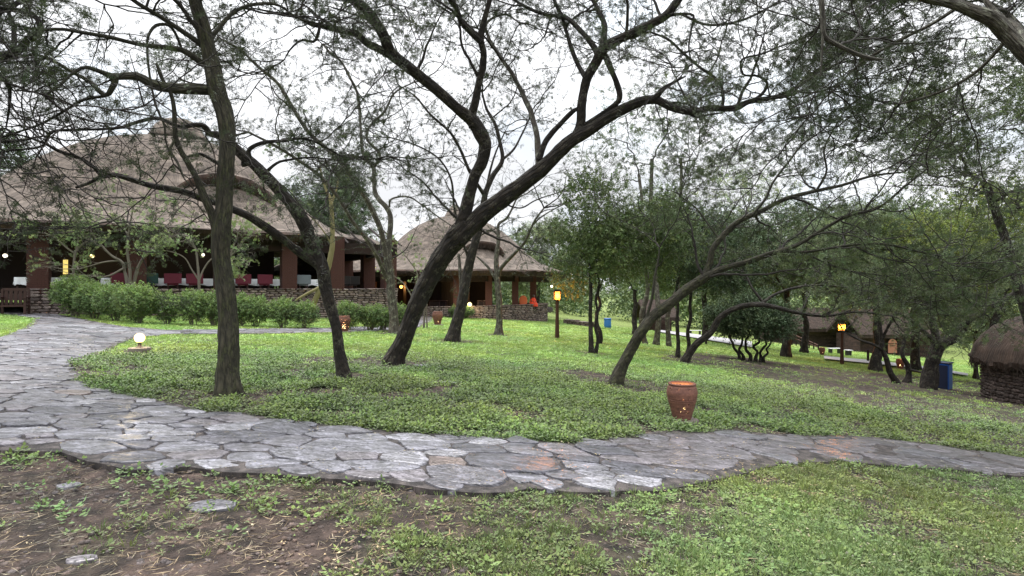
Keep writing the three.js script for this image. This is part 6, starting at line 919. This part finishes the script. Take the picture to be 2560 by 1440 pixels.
// ------------------------------------------------------------------ hedge and saplings
function bush(label, base, w, h, sd, group = 'clipped hedge bushes along the path') {
  seed(sd * 17 + 3); h *= 0.82; w *= 0.86; const t = thing('hedge_bush', label, 'bush', base, group), st = newBuf(), spr = [];
  for (let k = 0; k < 13; k++) { const a = rr(0, 6.283), r = Math.sqrt(R()) * w * 0.42, top = V(Math.sin(a) * r, h * rr(0.7, 0.95), Math.cos(a) * r * 0.8), b0 = V(Math.sin(a) * 0.08, -0.05, Math.cos(a) * 0.08), pts = []; for (let i = 0; i <= 4; i++) { const f = i / 4; pts.push({ p: b0.clone().lerp(top, f).add(V(rr(-1, 1), 0, rr(-1, 1)).multiplyScalar(0.04)), r: lerp(0.016, 0.006, f) }); } tubeInto(st, pts, 4); }
  for (let k = 0; k < 520 * w * h; k++) { const e = rdir(), q = Math.pow(R(), 0.3); const p = V(e.x * w / 2 * q, h * 0.6 + e.y * h * 0.42 * q, e.z * w * 0.42 * q); if (p.y < h * 0.42) { const nar = lerp(0.35, 1, clamp((p.y - 0.08 * h) / (h * 0.36))); p.x *= nar; p.z *= nar; if (R() < 0.35) continue; } const d = e.clone().add(V(0, 0.8, 0)).normalize(); spr.push(sprigMatrix(p, d, rr(0.65, 1.1))); }
  mesh('stems', bufGeo(st), M.twigPale, t); const hi = spr.filter(m => m.elements[13] > h * 0.74 + rr(-0.1, 0.1) * h); addSprigs('broad', null, spr.filter(m => !hi.includes(m)), t, M.twigPale, M.leafHedge, 0.4); addSprigs('broad', null, hi, t, M.twigPale, M.leafLitTop, 0.35); return t;
}
{ const row = [[188, 792, 1.9, 2.0, 24.6], [236, 806, 1.5, 1.65, 23.8], [289, 812, 1.5, 1.6, 23], [345, 822, 1.7, 1.62, 22], [418, 812, 0.9, 1.3, 22.3], [484, 820, 1.1, 1.45, 22.2], [536, 818, 1.0, 1.4, 22.4], [600, 812, 0.9, 1.35, 22.8], [640, 814, 1.0, 1.3, 22.8], [707, 815, 1.05, 1.25, 22.8], [764, 810, 0.85, 1.1, 23], [866, 812, 1.1, 1.2, 23], [925, 812, 1.0, 1.1, 23.4], [958, 810, 0.8, 1.05, 24], [1000, 806, 0.9, 1.1, 26]];
  const L = ['largest, leftmost hedge bush beside the lodge entrance', 'second hedge bush from the left, joined to the largest one', 'third hedge bush from the left, bright on top', 'widest round bush of the left hedge, behind the globe lamp', 'narrow bush right of the wide round hedge bush', 'hedge bush below the Y-shaped sapling', 'hedge bush hidden partly by the left side of the mossy trunk', 'hedge bush just right of the mossy trunk', 'second hedge bush right of the mossy trunk', 'rounded leggy bush midway between the mossy and second trunks', 'small bush just left of the second trunk', 'bush just right of the glowing pot and second trunk', 'bush left of the grey slender acacia', 'small bush touching the left of the grey acacia trunk', 'bush between the grey acacia and the big leaning trunk'];
  row.forEach(([x, y, w, h, d], i) => bush(L[i], onGround(x, d), w, h, i + 1)); bush('small bright bush at the curved wall, left of the wall lamp', onGround(1160, 40.3), 1.4, 0.9, 40, 'bushes at the far wall'); bush('small bush right beside the glowing wall lamp', onGround(1139, 40.8), 0.8, 0.9, 41, 'bushes at the far wall'); }
const sap = (o) => tracedTree({ name: 'sapling', category: 'sapling', bark: M.twigPale, twig: M.twigPale, leafMat: M.leafSapling, kind: 'feather', flare: 0.1, spread: 0.3, ds: 1, ...o, L0: o.L0 * 0.55, L1: o.L1 * 0.6, sprig: o.sprig * 0.7, len: o.len * 0.75 });
sap({ sd: 50, label: 'thin single-stemmed sapling above the largest bush', L0: 0.6, L1: 1.2, sprig: 0.9, len: 0.55, limbs: [{ t0: 0.7, p: [[182, 760, 25.3, 7], [183, 710, 25.3, 6], [185, 660, 25.3, 6], [189, 632, 25.3, 5], [205, 612, 25.3, 4], [225, 600, 25.3, 3]] }, { t0: 0.2, p: [[188, 634, 25.3, 4], [170, 622, 25.2, 4], [150, 605, 25.1, 3], [132, 590, 25, 2]] }, { t0: 0.2, p: [[187, 640, 25.3, 4], [195, 600, 25.4, 3], [190, 570, 25.5, 2]] }] });
sap({ sd: 51, label: 'many-stemmed feathery young acacia before the second lodge pillar', L0: 0.8, L1: 1.2, sprig: 0.9, len: 0.62, limbs: [{ t0: 0.5, p: [[322, 770, 25.3, 10], [320, 720, 25.3, 9], [312, 680, 25.3, 7], [305, 655, 25.2, 6], [280, 640, 25.1, 5], [255, 615, 25, 4], [225, 575, 24.9, 3]] }, { t0: 0.4, p: [[326, 760, 25.4, 9], [334, 710, 25.4, 8], [345, 670, 25.4, 7], [366, 630, 25.4, 5], [380, 590, 25.4, 4], [390, 540, 25.4, 3]] }, { t0: 0.3, p: [[324, 740, 25.3, 8], [325, 680, 25.2, 7], [318, 620, 25.1, 5], [325, 560, 25, 4], [335, 510, 25, 3]] }, { t0: 0.2, p: [[300, 652, 25.2, 5], [262, 655, 25, 4], [225, 665, 24.8, 3], [195, 674, 24.7, 3]] }, { t0: 0.2, p: [[310, 670, 25.2, 5], [270, 690, 25, 4], [225, 690, 24.9, 3]] }, { t0: 0.2, p: [[350, 655, 25.4, 5], [385, 622, 25.1, 4], [425, 605, 24.9, 3]] }] });
sap({ sd: 52, label: 'Y-shaped sapling with pale forked stems left of the mossy trunk', L0: 0.6, L1: 0.9, sprig: 0.7, len: 0.55, limbs: [{ t0: 0.75, p: [[497, 775, 25, 7], [498, 730, 25, 7], [497, 698, 25, 6], [494, 660, 25, 5], [488, 620, 25, 4], [470, 590, 25, 3]] }, { t0: 0.6, p: [[497, 700, 25, 5], [480, 675, 24.9, 4], [462, 645, 24.8, 3], [430, 630, 24.7, 3], [400, 625, 24.6, 2]] }, { t0: 0.5, p: [[498, 700, 25, 5], [510, 672, 25.1, 4], [528, 648, 25.2, 4], [548, 636, 25.3, 3]] }, { t0: 0.3, p: [[488, 622, 25, 4], [470, 600, 24.8, 3], [448, 585, 24.7, 2]] }] });
sap({ sd: 53, label: 'bright feathery sapling branches just right of the mossy trunk', L0: 0.9, L1: 1.6, sprig: 1.1, len: 0.45, limbs: [{ t0: 0.75, p: [[560, 780, 25, 6], [562, 700, 25, 5], [570, 650, 25, 4], [592, 625, 24.9, 3], [612, 600, 24.8, 2]] }, { t0: 0.3, p: [[566, 655, 25, 4], [590, 648, 24.9, 3], [625, 655, 24.8, 2]] }, { t0: 0.3, p: [[575, 642, 25, 4], [590, 600, 25, 3], [598, 575, 25, 2]] }] });
sap({ sd: 54, label: 'staked thin sapling left of the brown pot near the far lodge', L0: 0.4, L1: 0.6, sprig: 0.7, len: 0.5, limbs: [{ t0: 0.6, p: [[1060, 819, 27, 5], [1061, 780, 27, 4], [1064, 745, 27, 3], [1062, 700, 27, 2]] }, { t0: 2, root: true, stub: true, grow: 0, p: [[1068, 817, 27, 4], [1066, 780, 27, 3], [1068, 760, 27, 3]] }] });
sap({ sd: 55, label: 'thin light-green sapling at the left end of the far lodge', L0: 0.4, L1: 0.9, sprig: 0.9, len: 0.5, limbs: [{ t0: 0.4, p: [[1030, 800, 33, 5], [1036, 740, 33, 4], [1043, 685, 33, 3], [1022, 650, 33, 3], [1000, 625, 33, 2]] }, { t0: 0.3, p: [[1034, 750, 33, 3], [1010, 710, 33, 3], [985, 690, 33, 2]] }] });
// ------------------------------------------------------------------ turf, weeds, litter
{
  const tuft = (s, n, h, w, spr) => { seed(s); const b = newBuf(); for (let k = 0; k < n; k++) { const a = rr(0, 6.283), d = V(Math.cos(a) * rr(0.25, 0.9), 1, Math.sin(a) * rr(0.25, 0.9)).normalize(), o = V(Math.cos(a) * rr(0, spr), -0.005, Math.sin(a) * rr(0, spr)); quadInto(b, o, d, perp(d), h * rr(0.6, 1.2), w, 0.006); } return bufGeo(b); };
  const weed = (s, n, L, W, spr, h) => { seed(s); const b = newBuf(); for (let k = 0; k < n; k++) { const a = rr(0, 6.283), r = Math.sqrt(R()) * spr, o = V(Math.cos(a) * r, rr(0.2, 1) * h, Math.sin(a) * r), d = V(Math.cos(a) + rr(-0.6, 0.6), rr(-0.15, 0.75), Math.sin(a) + rr(-0.6, 0.6)).normalize(), w = new THREE.Vector3().crossVectors(d, UPY).normalize(); quadInto(b, o, d, w, L * rr(0.7, 1.25), W * rr(0.8, 1.2), 0.004); } return bufGeo(b); };
  const turfMat = leaf(0.15, 0.21, 0.06, 0.25), weedMat = leaf(0.135, 0.205, 0.045, 0.25), weedBright = leaf(0.15, 0.24, 0.06, 0.25), dryMat = std({ color: lin(0.3, 0.25, 0.17), side: 2 });
  const N = V(0, 1, 0);
  const mat4 = (x, z, s, dy = 0.0) => new THREE.Matrix4().compose(V(x, hgt(x, z) + dy, z), new THREE.Quaternion().setFromAxisAngle(UPY, rr(0, 6.283)), V(s, s * rr(0.8, 1.25), s));
  const put = (name, label, cat, geos, mat, spread, gen, n) => { const list = geos.map(() => []), cols = geos.map(() => []); let made = 0; for (let t = 0; t < Math.max(n * 6, 30000) && made < n; t++) { const m = gen(); if (m) { list[made % geos.length].push(m); const x = m.elements[12], z = m.elements[14], k = (1 + spread * rr(-1, 1)) * (0.62 + 0.76 * fbm(x * 0.9 + 60, z * 0.9 + 60, 3, 1 << 20, 71)), y = 0.35 * (fbm(x * 0.5 + 20, z * 0.5, 3, 1 << 20, 81) - 0.45) + 0.1 * rr(-1, 1); cols[made % geos.length].push(lin(k * (1 + y), k, k * (1 - y))); made++; } } const g = thing(name, label, cat, V(0, 0, 0)); g.userData.kind = 'stuff'; geos.forEach((q, i) => list[i].length && instances('tufts', q, mat, list[i], g, cols[i])); console.log(name, made); };
  const spot = (dmin, dmax, pow = 1, wide = 1.06) => { const d = lerp(dmin, dmax, Math.pow(R(), pow)), x = rr(-1, 1) * d * 0.906 * wide; return [x, -d]; };
  const bare = (x, z) => inPoly(pathPoly, x, z);
  const trim = (x, z) => bare(x, z) && edgeDist(pathPoly, x, z) > 0.05;
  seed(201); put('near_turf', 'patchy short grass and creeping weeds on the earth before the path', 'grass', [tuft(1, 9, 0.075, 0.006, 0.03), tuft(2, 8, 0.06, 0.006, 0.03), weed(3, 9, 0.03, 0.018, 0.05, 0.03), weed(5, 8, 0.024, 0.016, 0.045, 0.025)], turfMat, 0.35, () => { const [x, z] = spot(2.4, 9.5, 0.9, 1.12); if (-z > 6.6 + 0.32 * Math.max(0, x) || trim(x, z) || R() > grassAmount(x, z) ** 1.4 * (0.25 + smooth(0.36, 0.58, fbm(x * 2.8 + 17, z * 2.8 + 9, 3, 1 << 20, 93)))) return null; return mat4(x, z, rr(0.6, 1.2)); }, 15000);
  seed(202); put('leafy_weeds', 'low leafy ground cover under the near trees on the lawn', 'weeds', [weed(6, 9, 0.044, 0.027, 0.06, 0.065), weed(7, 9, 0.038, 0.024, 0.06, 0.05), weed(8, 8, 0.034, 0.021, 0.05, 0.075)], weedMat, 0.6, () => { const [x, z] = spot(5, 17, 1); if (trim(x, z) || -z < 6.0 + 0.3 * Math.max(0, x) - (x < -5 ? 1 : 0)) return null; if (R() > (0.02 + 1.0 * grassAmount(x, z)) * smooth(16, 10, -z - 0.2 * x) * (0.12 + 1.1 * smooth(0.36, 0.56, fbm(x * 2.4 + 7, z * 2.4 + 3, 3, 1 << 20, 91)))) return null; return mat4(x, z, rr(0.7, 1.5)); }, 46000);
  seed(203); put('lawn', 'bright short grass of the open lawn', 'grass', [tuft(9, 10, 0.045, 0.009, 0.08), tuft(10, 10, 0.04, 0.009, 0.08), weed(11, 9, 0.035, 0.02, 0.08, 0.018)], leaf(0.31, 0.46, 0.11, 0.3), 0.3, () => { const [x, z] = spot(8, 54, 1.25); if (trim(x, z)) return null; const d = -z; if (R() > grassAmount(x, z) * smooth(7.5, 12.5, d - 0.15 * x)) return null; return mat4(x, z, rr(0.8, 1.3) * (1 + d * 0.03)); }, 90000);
  seed(204); put('bright_weeds', 'bright green leafy weeds along the near edge of the path', 'weeds', [weed(12, 12, 0.045, 0.03, 0.07, 0.06), weed(13, 10, 0.04, 0.026, 0.06, 0.05)], weedBright, 0.3, () => { const [x, z] = spot(2.4, 7.5, 1, 1.1); if (trim(x, z)) return null; const e = edgeDist(pathPoly, x, z); const n = noise(x * 1.7 + 5, z * 1.7 + 3, 1 << 20, 66); if (-z > 6.6 + 0.3 * Math.max(0, x)) return null; if (R() > (n > 0.6 ? 0.6 : 0.06) * Math.exp(-e * 2.2) + (n > 0.8 ? 0.25 : 0)) return null; return mat4(x, z, rr(0.4, 1.05)); }, 380);
  seed(205); put('dry_litter', 'dry grass stalks, twigs and fallen leaf bits on the bare earth', 'litter', [0, 1, 2].map(k => { seed(300 + k); const b = newBuf(); for (let i = 0; i < 5; i++) { const a = rr(0, 6.283), d = V(Math.cos(a), rr(0, 0.12), Math.sin(a)).normalize(); quadInto(b, V(rr(-0.06, 0.06), rr(0.004, 0.012), rr(-0.06, 0.06)), d, perp(d), rr(0.03, 0.13), rr(0.002, 0.004), 0.004); } return bufGeo(b); }), dryMat, 0.5, () => { const [x, z] = spot(2.2, 9, 1, 1.1); if (trim(x, z)) return null; return mat4(x, z, rr(0.6, 1.3)); }, 5200);
  seed(206); put('fallen_leaves', 'small pale fallen leaves scattered on the ground', 'leaves', [0, 1].map(k => { seed(330 + k); const b = newBuf(); for (let i = 0; i < 3; i++) { const a = rr(0, 6.283), d = V(Math.cos(a), rr(0, 0.3), Math.sin(a)).normalize(), w = new THREE.Vector3().crossVectors(d, UPY).normalize(); quadInto(b, V(rr(-0.08, 0.08), 0.02, rr(-0.08, 0.08)), d, w, rr(0.02, 0.04), rr(0.01, 0.018), 0.004); } return bufGeo(b); }), std({ color: lin(0.3, 0.26, 0.17), side: 2 }), 0.5, () => { const [x, z] = spot(2.2, 16, 0.8, 1.1); if (R() > (x > 2 ? 1 : 0.5)) return null; return mat4(x, z, rr(0.5, 1), bare(x, z) ? 0.05 : 0.02); }, 1900);
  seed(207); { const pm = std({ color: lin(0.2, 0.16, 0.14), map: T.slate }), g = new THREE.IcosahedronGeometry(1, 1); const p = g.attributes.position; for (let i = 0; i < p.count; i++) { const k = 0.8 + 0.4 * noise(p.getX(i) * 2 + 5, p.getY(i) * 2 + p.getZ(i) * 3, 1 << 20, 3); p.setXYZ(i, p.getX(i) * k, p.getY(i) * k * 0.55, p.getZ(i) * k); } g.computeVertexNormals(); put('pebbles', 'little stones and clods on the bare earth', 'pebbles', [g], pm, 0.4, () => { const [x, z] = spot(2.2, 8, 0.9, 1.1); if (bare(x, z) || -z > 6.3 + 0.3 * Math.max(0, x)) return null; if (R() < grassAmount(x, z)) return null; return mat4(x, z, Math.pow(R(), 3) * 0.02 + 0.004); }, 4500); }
  // single flat stones lying on the earth
  const slab = (label, px, py, w, d, mi, turn) => { const p = G(px, py); seed(px); const s = new THREE.Shape(); for (let i = 0; i < 11; i++) { const a = i / 11 * 6.283, x = Math.cos(a) * w / 2 * rr(0.8, 1.1), y = Math.sin(a) * d / 2 * rr(0.75, 1.1); i ? s.lineTo(x, y) : s.moveTo(x, y); } s.closePath(); const g = new THREE.ExtrudeGeometry(s, { depth: 0.02, bevelEnabled: true, bevelSize: 0.01, bevelThickness: 0.008, bevelSegments: 2 }); g.rotateX(-Math.PI / 2); const m = mesh('flat_stone', g, M.pave[mi]); m.position.copy(p).add(V(0, -0.004, 0)); m.rotation.set(0.03, turn, -0.04); tag(m, label, 'stone'); };
  slab('flat grey stone lying alone on the bare earth below the path', 528, 1270, 0.34, 0.2, 1, 0.1); slab('small pale stone on the bare earth at lower left, under the path edge', 170, 1218, 0.13, 0.09, 0, 0.5); slab('thin grey flake of stone on the earth near the lower left corner', 204, 1405, 0.15, 0.07, 4, 0.3); slab('pale flat stone in the grass at the foot of the big leaning tree', 1122, 958, 0.32, 0.2, 2, 0.1); slab('flat pale stone behind the big leaning trunk base', 1060, 915, 0.45, 0.25, 0, 0.2);
}
renderer.render(scene, camera);
